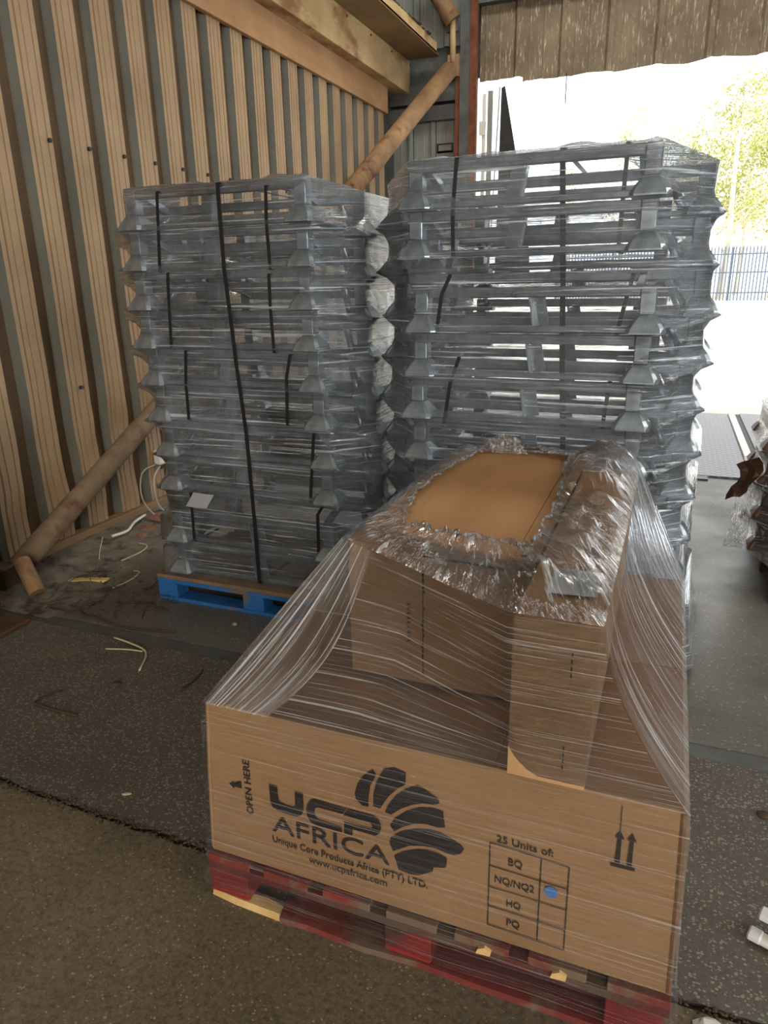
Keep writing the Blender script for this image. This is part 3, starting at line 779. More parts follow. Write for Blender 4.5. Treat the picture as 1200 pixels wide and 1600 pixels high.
Pp = [(-0.6055, 0.4066), (-0.5397, 0.407), (-0.5247, 0.3981), (-0.5196, 0.3793), (-0.5244, 0.3596), (-0.5367, 0.35), (-0.5951, 0.3506), (-0.5958, 0.3313), (-0.618, 0.3311), (-0.6171, 0.3665), (-0.5528, 0.3668), (-0.5444, 0.3694), (-0.5426, 0.3775), (-0.5496, 0.3841), (-0.6193, 0.3835)]
printed('printed_lettering', [U, Cc, Pp])
text('printed_lettering', 'AFRICA', -.8218, -.500, .2735, .050, bold=.004)
text('printed_lettering', 'Unique Core Products Africa (PTY) LTD.', -.8236, -.4045, .2375, .0205, bold=.012)
text('printed_lettering', 'www.ucpafrica.com', -.7205, -.508, .2065, .020, bold=.012)
text('printed_lettering', 'OPEN HERE', .3052, .4703, -.8755, .0195, rot=True, bold=.01)
printed('printed_arrow', [[(-.941, .384), (-.926, .372), (-.926, .396)], [(-.927, .379), (-.904, .379), (-.904, .399), (-.912, .399), (-.912, .389), (-.927, .389)]])
LOGO = [[(-0.5376, 0.5377), (-0.5294, 0.5247), (-0.5452, 0.4905), (-0.5504, 0.4558), (-0.5511, 0.4294), (-0.5676, 0.4281), (-0.5836, 0.4429), (-0.5859, 0.4575), (-0.5778, 0.4872), (-0.5662, 0.5084), (-0.5495, 0.528)], [(-0.511, 0.5462), (-0.4848, 0.5575), (-0.4566, 0.5508), (-0.4584, 0.5184), (-0.4751, 0.5048), (-0.4991, 0.4752), (-0.5139, 0.4485), (-0.5212, 0.4342), (-0.539, 0.4349), (-0.5382, 0.4685), (-0.5304, 0.5037)], [(-0.4287, 0.5252), (-0.406, 0.5161), (-0.3809, 0.5021), (-0.3773, 0.4915), (-0.3908, 0.484), (-0.4161, 0.4798), (-0.4443, 0.4666), (-0.4705, 0.4479), (-0.4946, 0.4241), (-0.5095, 0.4274), (-0.4995, 0.4529), (-0.4806, 0.4825), (-0.4569, 0.5071)], [(-0.3682, 0.4721), (-0.367, 0.4548), (-0.3637, 0.4292), (-0.3803, 0.4239), (-0.4084, 0.4251), (-0.4342, 0.4182), (-0.4631, 0.4004), (-0.4873, 0.3791), (-0.4978, 0.3924), (-0.4868, 0.4143), (-0.4548, 0.4467), (-0.4237, 0.4657), (-0.3932, 0.4732)], [(-0.4342, 0.4024), (-0.4032, 0.4105), (-0.3752, 0.4106), (-0.3474, 0.4016), (-0.3248, 0.3911), (-0.3187, 0.3842), (-0.3269, 0.3675), (-0.3418, 0.3594), (-0.362, 0.3592), (-0.3877, 0.364), (-0.4187, 0.3597), (-0.4503, 0.3491), (-0.4908, 0.3197), (-0.4997, 0.342), (-0.4956, 0.359), (-0.4712, 0.3825)], [(-0.4292, 0.345), (-0.4057, 0.3517), (-0.3799, 0.3512), (-0.3583, 0.3433), (-0.3591, 0.3214), (-0.3642, 0.3146), (-0.39, 0.3074), (-0.3925, 0.2939), (-0.4109, 0.281), (-0.4294, 0.2692), (-0.4509, 0.2667), (-0.4779, 0.2699), (-0.4805, 0.2819), (-0.4857, 0.2992), (-0.4883, 0.3066), (-0.4665, 0.3261)]]
printed('printed_emblem', LOGO)
def line(x0, z0, x1, z1, t=.0026):
    d = Vector((x1 - x0, z1 - z0)).normalized(); n = Vector((-d.y, d.x)) * t / 2
    return [(x0 - n.x, z0 - n.y), (x1 - n.x, z1 - n.y), (x1 + n.x, z1 + n.y), (x0 + n.x, z0 + n.y)]
printed('printed_table', [line(-.2598, .4213, -.0885, .413), line(-.0885, .413, -.0866, .1824), line(-.0866, .1824, -.2591, .1872), line(-.2591, .1872, -.2598, .4213),
    line(-.1475, .4155, -.1456, .184), line(-.2598, .3586, -.0885, .3531), line(-.2598, .2985, -.088, .2957), line(-.2597, .2438, -.0876, .2388)])
text('printed_lettering', '25 Units of:', -.2459, -.1236, .4285, .0185, bold=.012)
text('printed_lettering', 'BQ', -.218, -.187, .3735, .0195, bold=.012)
text('printed_lettering', 'NQ/NQ2', -.2464, -.1586, .3165, .0195, bold=.012)
text('printed_lettering', 'HQ', -.2177, -.1860, .2575, .0195, bold=.012)
text('printed_lettering', 'PQ', -.2157, -.186, .2025, .0195, bold=.012)
o = printed('sticker', [[(-.123 + .0145 * math.cos(a * PI / 12), .333 + .0150 * math.sin(a * PI / 12)) for a in range(24)]], M['sticker'], 'round blue sticker')
def up_arrow(x): return [(x - .005, .4577), (x + .005, .4577), (x + .0038, .520), (x + .0095, .520), (x, .5395), (x - .0095, .520), (x - .0038, .520)]
printed('printed_arrow', [up_arrow(.0045), up_arrow(.028), line(-.0083, .4505, .0395, .4515, .008), line(.0027, .60, .0043, .538, .0016)])

# ---- upper carton and long carton
uc = thing('carton', 'middle-sized plain cardboard carton on top of the large carton', 'box', (-.4625, 2.02, ZT))
def ul(x, y, z): return (x + .4625, y - 2.02, z - ZT)
a0, a1, b0, b1, zt = -.706, -.236, 1.50, 2.56, .985
quad_panel('side_panel', [ul(a0, b0, ZT + .003), ul(a1, b0, ZT + .003), ul(a1, b0, zt), ul(a0, b0, zt)], .005, M['card'], uc, amp=.004)
quad_panel('side_panel', [ul(a1, b1, ZT + .003), ul(a0, b1, ZT + .003), ul(a0, b1, zt), ul(a1, b1, zt)], .005, M['card'], uc)
quad_panel('side_panel', [ul(a1, b0, ZT + .003), ul(a1, b1, ZT + .003), ul(a1, b1, zt), ul(a1, b0, zt)], .005, M['card'], uc)
quad_panel('side_panel', [ul(a0, b1, ZT + .003), ul(a0, b0, ZT + .003), ul(a0, b0, zt), ul(a0, b1, zt)], .005, M['card'], uc)
quad_panel('top_flap', [ul(a0, b0, zt), ul(a1 - .055, b0, zt), ul(a1 - .055, b1, zt + .006), ul(a0, b1, zt + .006)], .005, M['card_dark'], uc, amp=.014, nx=12, ny=16)
quad_panel('top_flap', [ul(a1 - .053, b0, zt + .002), ul(a1, b0, zt), ul(a1, b1, zt), ul(a1 - .053, b1, zt + .006)], .005, M['card_dark'], uc, nx=3, ny=12)
quad_panel('tape', [ul(a0 + .20, b0 - .002, .965), ul(a0 + .40, b0 - .002, .958), ul(a0 + .40, b0 - .002, .964), ul(a0 + .20, b0 - .002, .971)], .001, M['ink'], uc, nx=3, ny=1)
def uc_print(polys):
    bm = bmesh.new()
    for poly in polys: bm.faces.new([bm.verts.new(ul(x, b0 - .0055, z)) for x, z in poly])
    return obj('printed_marks', bm, M['ink'], uc)
rr = random.Random(4); marks = []
for k in range(16):
    z = .69 + k * .015; x = -.505 + rr.uniform(-.003, .003)
    if rr.random() < .7: marks.append(line(x, z, x, z + .010, .005))
for k in range(9):
    z = .73 + k * .013; marks.append(line(-.548, z, -.538, z + rr.uniform(-.002, .006), .003)); marks.append(line(-.545, z, -.545, z + .007, .002))
marks.append(line(-.505, .64, -.505, .95, .0025))
uc_print(marks)
lc = thing('carton', 'long narrow cardboard carton standing beside the middle-sized carton', 'box', (-.15, 1.8, ZT))
def ll(x, y, z): return (x + .15, y - 1.8, z - ZT)
c0, c1, e0, e1, zl = -.228, -.072, 1.222, 2.40, .985
quad_panel('end_panel', [ll(c0, e0, ZT + .010), ll(c1, e0, ZT + .010), ll(c1 + .006, e0, zl), ll(c0, e0, zl)], .005, M['card'], lc, amp=.002)
quad_panel('end_panel', [ll(c1, e1, ZT + .008), ll(c0, e1, ZT + .008), ll(c0, e1, zl), ll(c1, e1, zl)], .005, M['card'], lc)
quad_panel('side_panel', [ll(c1, e0, ZT + .010), ll(c1, e1, ZT + .008), ll(c1 + .012, e1, zl), ll(c1 + .006, e0, zl)], .005, M['card'], lc, amp=.01)
quad_panel('side_panel', [ll(c0, e1, ZT + .008), ll(c0, e0, ZT + .010), ll(c0, e0, zl), ll(c0, e1, zl)], .005, M['card'], lc)
quad_panel('top_flap', [ll(c0, e0, zl), ll(c1 + .006, e0, zl), ll(c1 + .012, e1, zl), ll(c0, e1, zl)], .005, M['card_dark'], lc, amp=.008, nx=6, ny=18)
quad_panel('address_label', [ll(-.185, 1.33, zl + .010), ll(-.085, 1.34, zl + .010), ll(-.085, 1.46, zl + .013), ll(-.185, 1.46, zl + .013)], .001, M['paper'], lc, nx=4, ny=4)['label'] = 'white address label'
bm = bmesh.new()
for x, za, zb in ((-.113, .875, .935), (-.117, .665, .725)):
    for k in range(4):
        z = za + (zb - za) * k / 4
        bm.faces.new([bm.verts.new(ll(px, e0 - .0055, pz)) for px, pz in line(x, z, x, z + .010, .0028)])
obj('printed_marks', bm, M['ink'], lc)

# ---- film over the cartons
def rect_ring(x0, x1, y0, y1, n, z=None):
    P = []
    for (ax, ay), (bx_, by) in zip(((x0, y0), (x1, y0), (x1, y1), (x0, y1)), ((x1, y0), (x1, y1), (x0, y1), (x0, y0))):
        for i in range(n): P.append((ax + (bx_ - ax) * i / n, ay + (by - ay) * i / n))
    return P
def poly_ring(C4, n):
    P = []
    for k in range(4):
        seg = C4[k]
        # seg: list of points forming this side's polyline
        L = [0]
        for a, b in zip(seg, seg[1:]): L.append(L[-1] + math.hypot(b[0] - a[0], b[1] - a[1]))
        for i in range(n):
            d = L[-1] * i / n
            for j in range(len(seg) - 1):
                if d <= L[j + 1] + 1e-9:
                    t = (d - L[j]) / (L[j + 1] - L[j]); P.append((seg[j][0] + (seg[j + 1][0] - seg[j][0]) * t, seg[j][1] + (seg[j + 1][1] - seg[j][1]) * t)); break
    return P
def loft(name, rings, mat, parent=None, label=None, uvscale=1.0, amp=0., close=True, seed=0, wr=(30, 3)):
    bm = bmesh.new(); uvl = bm.loops.layers.uv.new('UVMap'); R = []
    n = len(rings[0])
    per = [0]
    for a, b in zip(rings[0], rings[0][1:] + rings[0][:1]): per.append(per[-1] + (Vector(a) - Vector(b)).length)
    cen = sum((Vector(p) for p in rings[0]), Vector()) / n; v = 0; V = []
    for j, ring in enumerate(rings):
        row = []
        for i, p in enumerate(ring):
            q = Vector(p); d = (q - cen); d.z *= .3; d.normalize()
            fade = math.sin(PI * min(1, max(0, j / (len(rings) - 1)))) if len(rings) > 2 else 0
            if amp: q += d * amp * fade * (noise.noise(Vector((per[i] * wr[0], j * wr[1] / len(rings), seed))) + .6 * noise.noise(Vector((per[i] * wr[0] * 2.7, j * wr[1] * 1.5 / len(rings), seed + 4))))
            row.append(bm.verts.new(q))
        R.append(row)
        if j: v += (Vector(rings[j][0]) - Vector(rings[j - 1][0])).length
        V.append(v)
    m = n if close else n - 1
    for j in range(len(R) - 1):
        for i in range(m):
            k = (i + 1) % n
            f = bm.faces.new((R[j][i], R[j][k], R[j + 1][k], R[j + 1][i]))
            for lp_, uv in zip(f.loops, ((per[i], V[j]), (per[i + 1], V[j]), (per[i + 1], V[j + 1]), (per[i], V[j + 1]))): lp_[uvl].uv = (uv[0] * uvscale + seed, uv[1])
    return obj(name, bm, mat, parent, smooth=True)
cf = thing('stretch_film', 'clear stretch film tented over the three cartons and torn open on top', 'stretch film', (-.44, 1.84, 0))
def cl(p): return (p[0] + .44, p[1] - 1.84, p[2])
N = 90
rings = []
for k, (z, g) in enumerate(((.035, .020), (.07, .024), (.11, .022), (.147, .014), (.25, .011), (.36, .011), (.48, .011), (.56, .013), (.615, .010))):
    t = (z - .147) / (ZT - .147); t = max(0, min(1, t))
    x0 = X0 + (TX0 - X0) * t - g; x1 = X1 + (TX1 - X1) * t + g
    ring = rect_ring(x0, x1, Y0 - g, Y1 + g, N)
    rings.append([cl((x, y, z + (.012 * noise.noise(Vector((x * 4, y * 4, 1))) if k < 2 else 0))) for x, y in ring])
loft('film_skirt', rings, M['film_skirt'], cf, amp=.0015, seed=1)
hull = poly_ring([[(-.716, 1.485), (-.238, 1.208), (-.060, 1.208)], [(-.060, 1.208), (-.048, 2.41)], [(-.048, 2.41), (-.226, 2.575), (-.716, 2.575)], [(-.716, 2.575), (-.716, 1.485)]], N)
base = rect_ring(TX0 - .010, TX1 + .010, TY0 - .012, TY1 + .012, N)
J = 18
SH = {0: lambda t: 1 - (1 - t) ** 4.0, 1: lambda t: 1 - (1 - t) ** 1.6, 2: lambda t: t, 3: lambda t: 1 - (1 - t) ** 1.15}
def tent_side(side, lo, hi, mat, amp, wr, seed):
    rings = []
    for j in range(J + 1):
        t = j / J; ring = []
        for i in range(lo, hi + 1):
            (bx_, by), (hx, hy) = base[i % (4 * N)], hull[i % (4 * N)]
            i %= 4 * N; side = i // N; e = (i - side * N) / N
            # blend to the straight line at both ends so neighbouring sheets meet
            m = min(1, 4 * min(e, 1 - e)); sh = SH[side](t) * m + t * (1 - m) if side else SH[0](t) * min(1, 3 * e) + t * (1 - min(1, 3 * e)) if e < .5 else SH[0](t) * min(1, 5 * (1 - e)) + SH[1](t) * (1 - min(1, 5 * (1 - e)))
            if side == 1 and e < .2: sh = SH[1](t)
            ring.append(cl((bx_ + (hx - bx_) * sh, by + (hy - by) * sh, .617 + (.995 - .617) * t)))
        rings.append(ring)
    loft('film_tent', rings, mat, cf, amp=amp, seed=seed, wr=wr, close=False)
F0 = int(N * .17)
tent_side(0, F0, N, M['film_front'], .003, (5, 30), 5)
tent_side(1, N, 2 * N, M['film_tent'], .008, (44, 1.0), 6)
tent_side(2, 2 * N, 3 * N, M['film_tent'], .004, (30, 1.0), 7)
tent_side(3, 3 * N, 4 * N + F0, M['film_tent'], .006, (44, .8), 8)
# torn collar on top, crumpled, wide over the long carton
rings = []
inner = poly_ring([[(-.60, 1.60), (-.43, 1.55), (-.255, 1.53)], [(-.255, 1.53), (-.245, 1.80), (-.262, 2.1), (-.29, 2.46)], [(-.29, 2.46), (-.45, 2.545), (-.60, 2.50)], [(-.60, 2.50), (-.65, 2.1), (-.655, 1.9), (-.60, 1.60)]], N)
J = 10
for j in range(J + 1):
    t = j / J; ring = []
    for i, ((hx, hy), (ix, iy)) in enumerate(zip(hull, inner)):
        r1 = .020 * noise.noise(Vector((i * .23, 3, 0))) * t
        px = hx + (ix - hx) * t + r1; py = hy + (iy - hy) * t + r1
        over = 1.0 if px > -.25 and py > 1.30 else .35
        ruf = over * math.sin(PI * min(1, t * 1.0 + .0)) * (.030 + .045 * max(0, noise.noise(Vector((px * 9, py * 7, 2)))) + .028 * noise.noise(Vector((px * 24, py * 20, 7))))
        if side_peak := (px > -.25 and 2.0 < py < 2.45): ruf += .05 * math.sin(PI * t)
        edge = (.012 + .022 * abs(noise.noise(Vector((i * .35, 8, 1))))) * max(0, t - .7) / .3
        ring.append(cl((px, py, .998 + max(ruf, -.004) + edge)))
    rings.append(ring)
loft('film_collar', rings, M['film_crumple'], cf, seed=9)
# rolled, torn rim around the hole
bm = bmesh.new(); pts = []
for i, p in enumerate(rings[-1]): pts.append(Vector(p) + Vector((noise.noise(Vector((i * .2, 1, 1))), noise.noise(Vector((i * .2, 5, 1))), .8 * abs(noise.noise(Vector((i * .2, 9, 1)))))) * .014)
pts.append(pts[0]); uvl = bm.loops.layers.uv.new('UVMap')
tube(bm, pts, [.003 + .010 * abs(noise.noise(Vector((i * .11, 2, 2)))) for i in range(len(pts))], 6, False)
for f in bm.faces:
    for l_ in f.loops: l_[uvl].uv = (l_.vert.co.x * 3, l_.vert.co.y * 3)
obj('film_rim', bm, M['film_crumple'], cf, smooth=True)
# torn peak standing up at the back
bm = bmesh.new(); uvl = bm.loops.layers.uv.new('UVMap'); g = []
for j in range(6):
    row = []
    for i in range(11):
        u, v = i / 10, j / 5
        x = -.62 + .18 * u + .02 * noise.noise(Vector((u * 6, v * 5, 1))); h = .075 * math.sin(PI * u) ** .7
        row.append(bm.verts.new(cl((x, 2.50 + .03 * noise.noise(Vector((u * 7, v * 4, 4))), .995 + h * v))))
    g.append(row)
for a, b in zip(g, g[1:]):
    for i in range(10):
        f = bm.faces.new((a[i], a[i + 1], b[i + 1], b[i]))
        for l_ in f.loops: l_[uvl].uv = (l_.vert.co.x * 2, l_.vert.co.z * 3)
obj('film_peak', bm, M['film_crumple'], cf, smooth=True)

# ================================================================ SMALL THINGS BY THE WALL
so_ = thing('cable_box', 'pale electrical box low on the left wall beside the left stack', 'electrical box', (-3.44, 4.08, .40))
bx('cover', M['white'], so_, -.02, .04, -.045, .045, -.05, .06, .008); bx('gland', M['dark'], so_, -.01, .02, -.012, .012, -.085, -.05)
def strand(name, label, cat, pts, r, mat, n=5, group=None):
    bm = bmesh.new(); P = [Vector(p) for p in pts]; Q = []
    for i in range(len(P) - 1):
        p0, p1, p2, p3 = P[max(i - 1, 0)], P[i], P[i + 1], P[min(i + 2, len(P) - 1)]
        for k in range(4):
            t = k / 4; Q.append(.5 * ((2 * p1) + (-p0 + p2) * t + (2 * p0 - 5 * p1 + 4 * p2 - p3) * t * t + (-p0 + 3 * p1 - 3 * p2 + p3) * t ** 3))
    Q.append(P[-1]); tube(bm, Q, r, n); return tag(obj(name, bm, mat, smooth=True), label, cat, group)
strand('cable', 'grey cable looping down from the electrical box on the wall', 'cable', [(-3.42, 4.05, .34), (-3.38, 3.92, .28), (-3.36, 3.90, .12), (-3.35, 3.95, .03), (-3.30, 3.98, .012)], .009, M['cable'])
strand('cable', 'second thinner cable hanging beside the electrical box', 'cable', [(-3.43, 4.02, .36), (-3.43, 3.86, .33), (-3.40, 3.80, .16), (-3.33, 3.84, .03), (-3.27, 3.9, .01)], .006, M['cable'])
strand('cable', 'dark cable lying along the timber sill at the wall foot', 'cable', [(-3.33, 3.95, .012), (-3.36, 3.78, .012), (-3.38, 3.6, .012), (-3.37, 3.45, .012)], .008, M['twig'])
strand('cable', 'white cable end lying on the rubble by the wall', 'cable', [(-3.34, 3.74, .065), (-3.30, 3.58, .066), (-3.24, 3.44, .058), (-3.26, 3.32, .060)], .010, M['white'])
rb = random.Random(11)
def rock(name, label, cat, x, y, s, mat, sq=.6, group=None, rz=0.):
    bm = bmesh.new(); bmesh.ops.create_icosphere(bm, subdivisions=2, radius=1)
    for v in bm.verts:
        k = 1 + .35 * noise.noise(v.co * 1.6 + Vector((x * 9, y * 9, 0))); v.co = Vector((v.co.x * s[0], v.co.y * s[1], max(-.2, v.co.z) * s[2])) * k
    zmin = min(v.co.z for v in bm.verts)
    o = obj(name, bm, mat, loc=(x, y, -zmin + .0005), rot=(0, 0, rz)); return tag(o, label, cat, group)
rock('brick_rubble', 'largest lump of broken red brick by the left wall', 'rubble', -3.27, 3.78, (.11, .07, .05), M['brick'], rz=.6)
rock('brick_rubble', 'second lump of broken brick, nearer the wall', 'rubble', -3.22, 3.60, (.07, .055, .035), M['brick'], rz=.2)
rock('brick_rubble', 'small lump of broken brick in front of the others', 'rubble', -3.18, 3.50, (.045, .04, .025), M['brick'], rz=1.)
bm = bmesh.new()
for k in range(420):
    t = rb.random(); y = 2.3 + t * 2.3; x = -3.42 + abs(rb.gauss(0, .16)) ; s = rb.uniform(.003, .011)
    if x > -2.7: continue
    v0 = len(bm.verts); m_ = Matrix.Translation((x, y, s * .45)) @ Matrix.Rotation(rb.random() * 6, 4, 'Z') @ Matrix.Diagonal((s * rb.uniform(.8, 2), s, s * .5, 1))
    bmesh.ops.create_icosphere(bm, subdivisions=1, radius=1, matrix=m_)
tag(obj('dirt_crumbs', bm, M['dirt']), 'dirt and crumbs swept along the foot of the left wall', 'dirt', kind='stuff')
bm = bmesh.new(); g = []
for i in range(70):
    row = []
    for j in range(16):
        y = 2.35 + i * .036; t = j / 15; wd_ = .62 + .22 * noise.noise(Vector((y * 1.7, 3, 0))) + .10 * noise.noise(Vector((y * 7, 8, 0)))
        x = -3.43 + t * wd_; e = min(1, i / 6, (69 - i) / 6)
        h = (.040 * (1 - t) ** 1.5 + .016 * (.5 + noise.noise(Vector((x * 9, y * 9, 1)))) + .010 * noise.noise(Vector((x * 30, y * 30, 4)))) * e * (1 - t ** 3) - .002 * t
        row.append(bm.verts.new((x, y, max(h, .0004) if t < 1 and 0 < e else .0002)))
    g.append(row)
for a, b in zip(g, g[1:]):
    for j in range(15): bm.faces.new((a[j], a[j + 1], b[j + 1], b[j]))
M['dust'] = mottled('grey_dust', srgb(96, 88, 76), srgb(128, 120, 106), 14, .95, bump=.8, c3=srgb(66, 54, 42), t3=.58, s3=6)
tag(obj('dirt_drift', bm, M['dust'], smooth=True), 'grey dust and soil drifted along the foot of the left wall', 'dirt', kind='stuff')
bm = bmesh.new()
for k in range(700):
    x = rb.uniform(-2.6, -.9) if k < 560 else rb.uniform(.15, .9); s_ = rb.uniform(.0015, .0055)
    m_ = Matrix.Translation((x, 1.347 + rb.gauss(0, .011), s_ * .3)) @ Matrix.Rotation(rb.random() * 6, 4, 'Z') @ Matrix.Diagonal((s_ * rb.uniform(.8, 2.2), s_, s_ * .6, 1))
    bmesh.ops.create_icosphere(bm, subdivisions=1, radius=1, matrix=m_)
tag(obj('joint_dirt', bm, M['dirt']), 'dirt crumbs lying along the open joint in the floor', 'dirt', kind='stuff')
bm = bmesh.new(); rt = random.Random(21)
for k in range(70):
    x, y = rt.uniform(-3.05, -2.35), rt.uniform(2.42, 2.95); a = rt.uniform(0, PI); ln = rt.uniform(.06, .20); z = rt.uniform(.012, .045); P = []
    for q in range(5):
        t = q / 4 - .5; P.append((x + math.cos(a) * ln * t + rt.uniform(-.012, .012), y + math.sin(a) * ln * t + rt.uniform(-.012, .012), max(.004, z + rt.uniform(-.012, .012) - .04 * abs(t))))
    tube(bm, P, rt.uniform(.0012, .0028), 4)
tag(obj('twig_litter', bm, M['twig']), 'tangle of fine dark twigs littering the floor at the left edge', 'twigs', kind='stuff')
straws = [
    ('longest pale straw stem on the floor before the blue pallet', [(-2.34, 2.30, .006), (-2.24, 2.28, .010), (-2.10, 2.24, .006), (-2.02, 2.10, .005)], .005),
    ('pale straw stem crossing the longest one', [(-2.30, 2.20, .005), (-2.20, 2.225, .008), (-2.12, 2.24, .005)], .004),
    ('white straw stem curling near the brick rubble', [(-3.12, 3.38, .008), (-3.02, 3.36, .012), (-2.98, 3.26, .010), (-3.0, 3.10, .006)], .005),
    ('thin straw stem reaching from the rubble to the open floor', [(-3.16, 3.42, .008), (-3.2, 3.25, .008), (-3.24, 3.08, .005)], .004),
    ('bent white straw stem lying in mid floor by the wall', [(-2.82, 3.0, .006), (-2.76, 2.98, .012), (-2.74, 2.88, .008), (-2.76, 2.76, .005)], .004),
    ('straight straw propped against the low brace pipe', [(-3.24, 3.22, .09), (-3.16, 3.10, .05), (-3.10, 3.02, .006)], .003)]
for lab, pts, r in straws: strand('straw_stem', lab, 'straw', pts, r, M['straw'], group='straw stems on the floor')
twigs = [
    ('dark forked twig near the foot of the brace pipe', [(-3.10, 2.86, .006), (-2.98, 2.90, .02), (-2.90, 2.86, .01), (-2.84, 2.78, .006)]),
    ('long dark twig lying across the open floor', [(-2.90, 2.45, .005), (-2.6, 2.44, .008), (-2.36, 2.40, .006), (-2.1, 2.45, .005)]),
    ('dark twig lying beside the steel floor channel', [(-2.62, 2.62, .005), (-2.45, 2.66, .008), (-2.28, 2.62, .006)]),
    ('bent dark twig on the terrazzo floor, right of the wall', [(-2.22, 1.86, .005), (-2.26, 1.76, .005), (-2.18, 1.74, .005), (-2.02, 1.74, .005)]),
    ('short dark twig below the blue pallet', [(-1.76, 2.20, .005), (-1.74, 2.12, .006), (-1.75, 2.02, .005)])]
for lab, pts in twigs: strand('twig', lab, 'twig', pts, .0045, M['twig'], group='dark twigs on the floor')
bm = bmesh.new(); prism(bm, [(-.14, 0), (.12, .002), (.15, .016), (.02, .02), (-.12, .010)], -.018, .02)
tag(obj('wood_sliver', bm, M['raw_wood'], loc=(-2.99, 2.78, .001), rot=(0, 0, .35)), 'pale sliver of wood by the foot of the brace pipe', 'wood')
bm = bmesh.new(); tube(bm, [(0, 0, 0), (.004, .0, 0)], .012, 8)
rock('pebble', 'small pale pebble on the floor before the blue pallet', 'stone', -1.87, 2.62, (.013, .012, .009), M['cable'])
rock('dry_leaf', 'small pale leaf on the terrazzo floor near the joint', 'leaf', -1.53, 1.455, (.018, .007, .003), M['straw'], rz=.4)
rock('dirt_clump', 'dark clump of dirt on the floor by the steel channel', 'dirt', -2.04, 1.98, (.025, .018, .010), M['dirt'])
rock('dirt_clump', 'dark clump of dirt on the terrazzo right of the large carton', 'dirt', .42, 2.08, (.022, .018, .008), M['dirt'])
# column foot at the left edge
cf2 = thing('column_base', 'rusty column foot with base plate at the left edge', 'column base', (-2.98, 2.18, 0))
bx('base_plate', M['rust_galv'], cf2, -.20, .12, -.17, .11, .0, .022, .004)
bx('column_stub', M['dark'], cf2, -.24, -.055, -.1, .1, .022, 1.05, .004)
bm = bmesh.new(); tube(bm, [(.06, -.08, .022), (.06, -.08, .06)], .016, 6); obj('anchor_bolt', bm, M['rust'], cf2)
bm = bmesh.new(); tube(bm, [(-.25, .42, .17), (-.10, .36, .02)], .045, 12); obj('pipe_stub', bm, M['pipe'], cf2)
# wrapped slats and foam at the right edge
for k, (lab, x, y, z, ang) in enumerate((('upper of two film-wrapped slats poking in at the lower right edge', .36, 1.63, .045, -.35), ('lower of two film-wrapped slats poking in at the lower right edge', .335, 1.595, .008, -.35))):
    sl = thing('wrapped_slat', lab, 'slat', (x, y, z), ang, 'film-wrapped slats')
    bx('slat', M['white'], sl, 0, .5, -.018, .018, 0, .012, .002); bx('wrap_end', M['paper'], sl, -.002, .03, -.02, .02, -.002, .016, .004)
    if k == 0: bx('rest_block', M['timber'], sl, .12, .45, -.03, .03, -.0445, -.0005)
rock('foam_lump', 'white crumbly lump on the floor at the lower right corner', 'foam', .235, 1.30, (.035, .03, .018), M['white'])
# torn brown card hanging from the film of the brown stack
bm = bmesh.new(); g = []
for j in range(7):
    row = []
    for i in range(4):
        u, v = i / 3, j / 6
        row.append(bm.verts.new((.10 * u + .03 * math.sin(v * 5), .02 * math.sin(u * 4 + v * 3), -.20 * v + .05 * u + .02 * noise.noise(Vector((u * 4, v * 4, 1))))))
    g.append(row)
for a, b in zip(g, g[1:]):
    for i in range(3): bm.faces.new((a[i], a[i + 1], b[i + 1], b[i]))
bmesh.ops.solidify(bm, geom=bm.faces[:], thickness=.004)
tag(obj('card_scrap', bm, M['rust_galv'], loc=(.385, 4.0, .66)), 'torn brown card scrap hanging off the stack at the right edge', 'cardboard')
bm = bmesh.new(); uvl = bm.loops.layers.uv.new('UVMap'); g = []
for j in range(9):
    row = []
    for i in range(6):
        u, v = i / 5, j / 8
        row.append(bm.verts.new((.04 + .10 * u - .03 * v + .02 * noise.noise(Vector((u * 5, v * 5, 2))), .03 * noise.noise(Vector((u * 6, v * 6, 8))), -.36 * v)))
    g.append(row)
for a, b in zip(g, g[1:]):
    for i in range(5):
        f = bm.faces.new((a[i], a[i + 1], b[i + 1], b[i]))
        for l_ in f.loops: l_[uvl].uv = (l_.vert.co.x * 2, l_.vert.co.z * 2)
tag(obj('film_scrap', bm, M['film_crumple'], loc=(.37, 4.02, .55), smooth=True), 'loose rag of film hanging below the torn card at the right edge', 'stretch film')

# ================================================================ OUTSIDE: FENCE AND TREES
M['fence'] = NT('blue_grey_fence').set(**{'Base Color': srgb(92, 104, 122), 'Roughness': .5, 'Metallic': .2})
fn = thing('palisade_fence', 'blue grey palisade fence along the far side of the yard', 'fence', (0, 40, .44))
bm = bmesh.new(); prism(bm, [(-.032, 0), (.032, 0), (.032, 2.45), (0, 2.6), (-.032, 2.45)], -.01, .01); pale = mesh('pale', bm, M['fence'])
for k in range(110): link('pale', pale, fn, (-6 + k * .155, 0, 0))
for z in (.35, 1.3, 2.15): bx('rail', M['fence'], fn, -6.1, 11.2, .02, .07, z, z + .06)
for x in (-6, -3.2, -.4, 2.4, 5.2, 8, 10.8): bx('post', M['fence'], fn, x - .06, x + .06, .07, .19, 0, 2.5)
def leaf_mat(name, c1, c2):
    t = NT(name); v = t.coord('Object')
    t.col(t.ramp(t.noise(v, 1.2, 3), [(.3, c1), (.7, c2)]))
    tl = t.n('ShaderNodeBsdfTranslucent'); tl.inputs[0].default_value = c2
    mx = t.n('ShaderNodeMixShader'); mx.inputs[0].default_value = .5
    t.l(t.b.outputs[0], mx.inputs[1]); t.l(tl.outputs[0], mx.inputs[2]); t.l(mx.outputs[0], t.o.inputs[0])
    t.set(Roughness=.7); return t.m
M['leaf'] = leaf_mat('spring_leaves', srgb(132, 138, 64), srgb(172, 174, 98))
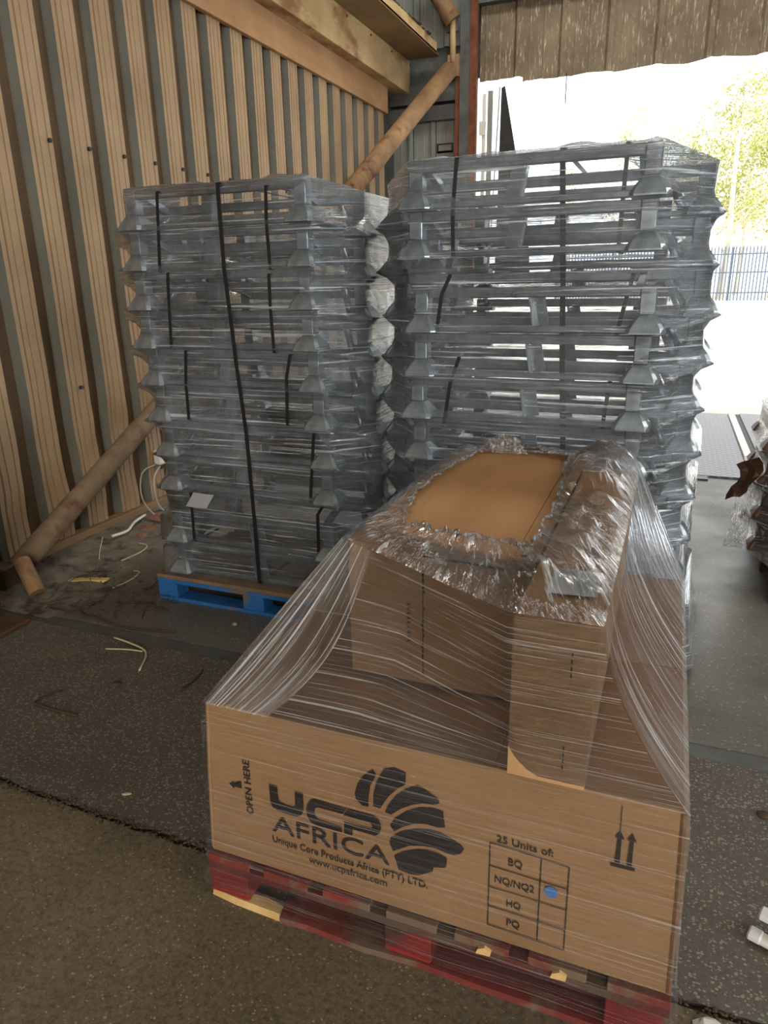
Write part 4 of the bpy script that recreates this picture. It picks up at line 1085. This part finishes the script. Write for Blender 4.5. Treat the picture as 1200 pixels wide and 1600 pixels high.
M['bark'] = mottled('pale_bark', srgb(196, 188, 172), srgb(222, 214, 200), 3, .9)
def tree(label, x, y, h, spread, leaves, seed, r0=.16, lean=0.):
    r = random.Random(seed); z0 = .44 + (y - 40) * .0152
    o = thing('tree', label, 'tree', (x, y, z0), 0, 'spring trees beyond the yard')
    tb = bmesh.new(); bb = bmesh.new(); lb = bmesh.new()
    top = Vector((lean, 0, h)); tube(tb, [(0, 0, 0), (lean * .25 + .1, 0, h * .35), (lean * .6, .1, h * .7), top], [r0, r0 * .75, r0 * .45, .02], 7)
    tips = []
    for k in range(26):
        t = r.uniform(.22, .97); p = Vector((lean * t, 0, h * t)); a = r.random() * 2 * PI; ln = spread * (1.15 - t * .8) * r.uniform(.6, 1.1)
        q = p + Vector((math.cos(a) * ln, math.sin(a) * ln, ln * r.uniform(.5, 1.1))); mid = (p + q) / 2 + Vector((0, 0, .08 * ln))
        tube(bb, [p, mid, q], [r0 * .28 * (1.1 - t), r0 * .16 * (1.1 - t) + .008, .008], 4)
        tips += [mid, q]
        for j in range(4):
            s = p.lerp(q, r.uniform(.4, .95)); e = s + Vector((r.uniform(-1, 1), r.uniform(-1, 1), r.uniform(.1, 1.2))) * ln * .4
            tube(bb, [s, e], [.014, .005], 3); tips += [e, (s + e) / 2]
    for k in range(leaves):
        c = r.choice(tips) + Vector((r.gauss(0, .28), r.gauss(0, .28), r.gauss(0, .26))); s = r.uniform(.05, .12)
        d = Vector((r.uniform(-1, 1), r.uniform(-1, 1), r.uniform(-1, 1))).normalized(); e = d.orthogonal().normalized()
        lb.faces.new([lb.verts.new(c + d * s * a + e * s * .6 * b) for a, b in ((-1, 0), (0, -1), (1, 0), (0, 1))])
    obj('trunk', tb, M['bark'], o, smooth=True); obj('branches', bb, M['bark'], o); tag(obj('foliage', lb, M['leaf'], o), None, None, kind='stuff')
    return o
tree('pale trunked tree standing just beyond the fence at the right', 2.1, 41.5, 9.5, 3.0, 1700, 1, .22)
tree('leafy tree at the right edge beyond the fence', 4.6, 43, 9.0, 3.2, 3000, 2)
tree('dense bushy tree behind the pale trunk', 1.0, 45, 8.0, 3.2, 3000, 3)
tree('bushy tree right of the pale trunk and farther back', 3.2, 47, 8.5, 3.0, 3000, 4)
tree('sparse tall tree over the middle of the right stack', -3.4, 46, 9.5, 2.0, 420, 5, .10, .3)
tree('sparse young tree over the left end of the right stack', -6.4, 46, 7.2, 1.8, 260, 6, .09)
tree('thin leafy tree between the sparse tall one and the bushy ones', -1.2, 46, 8.2, 2.4, 1300, 7, .10)
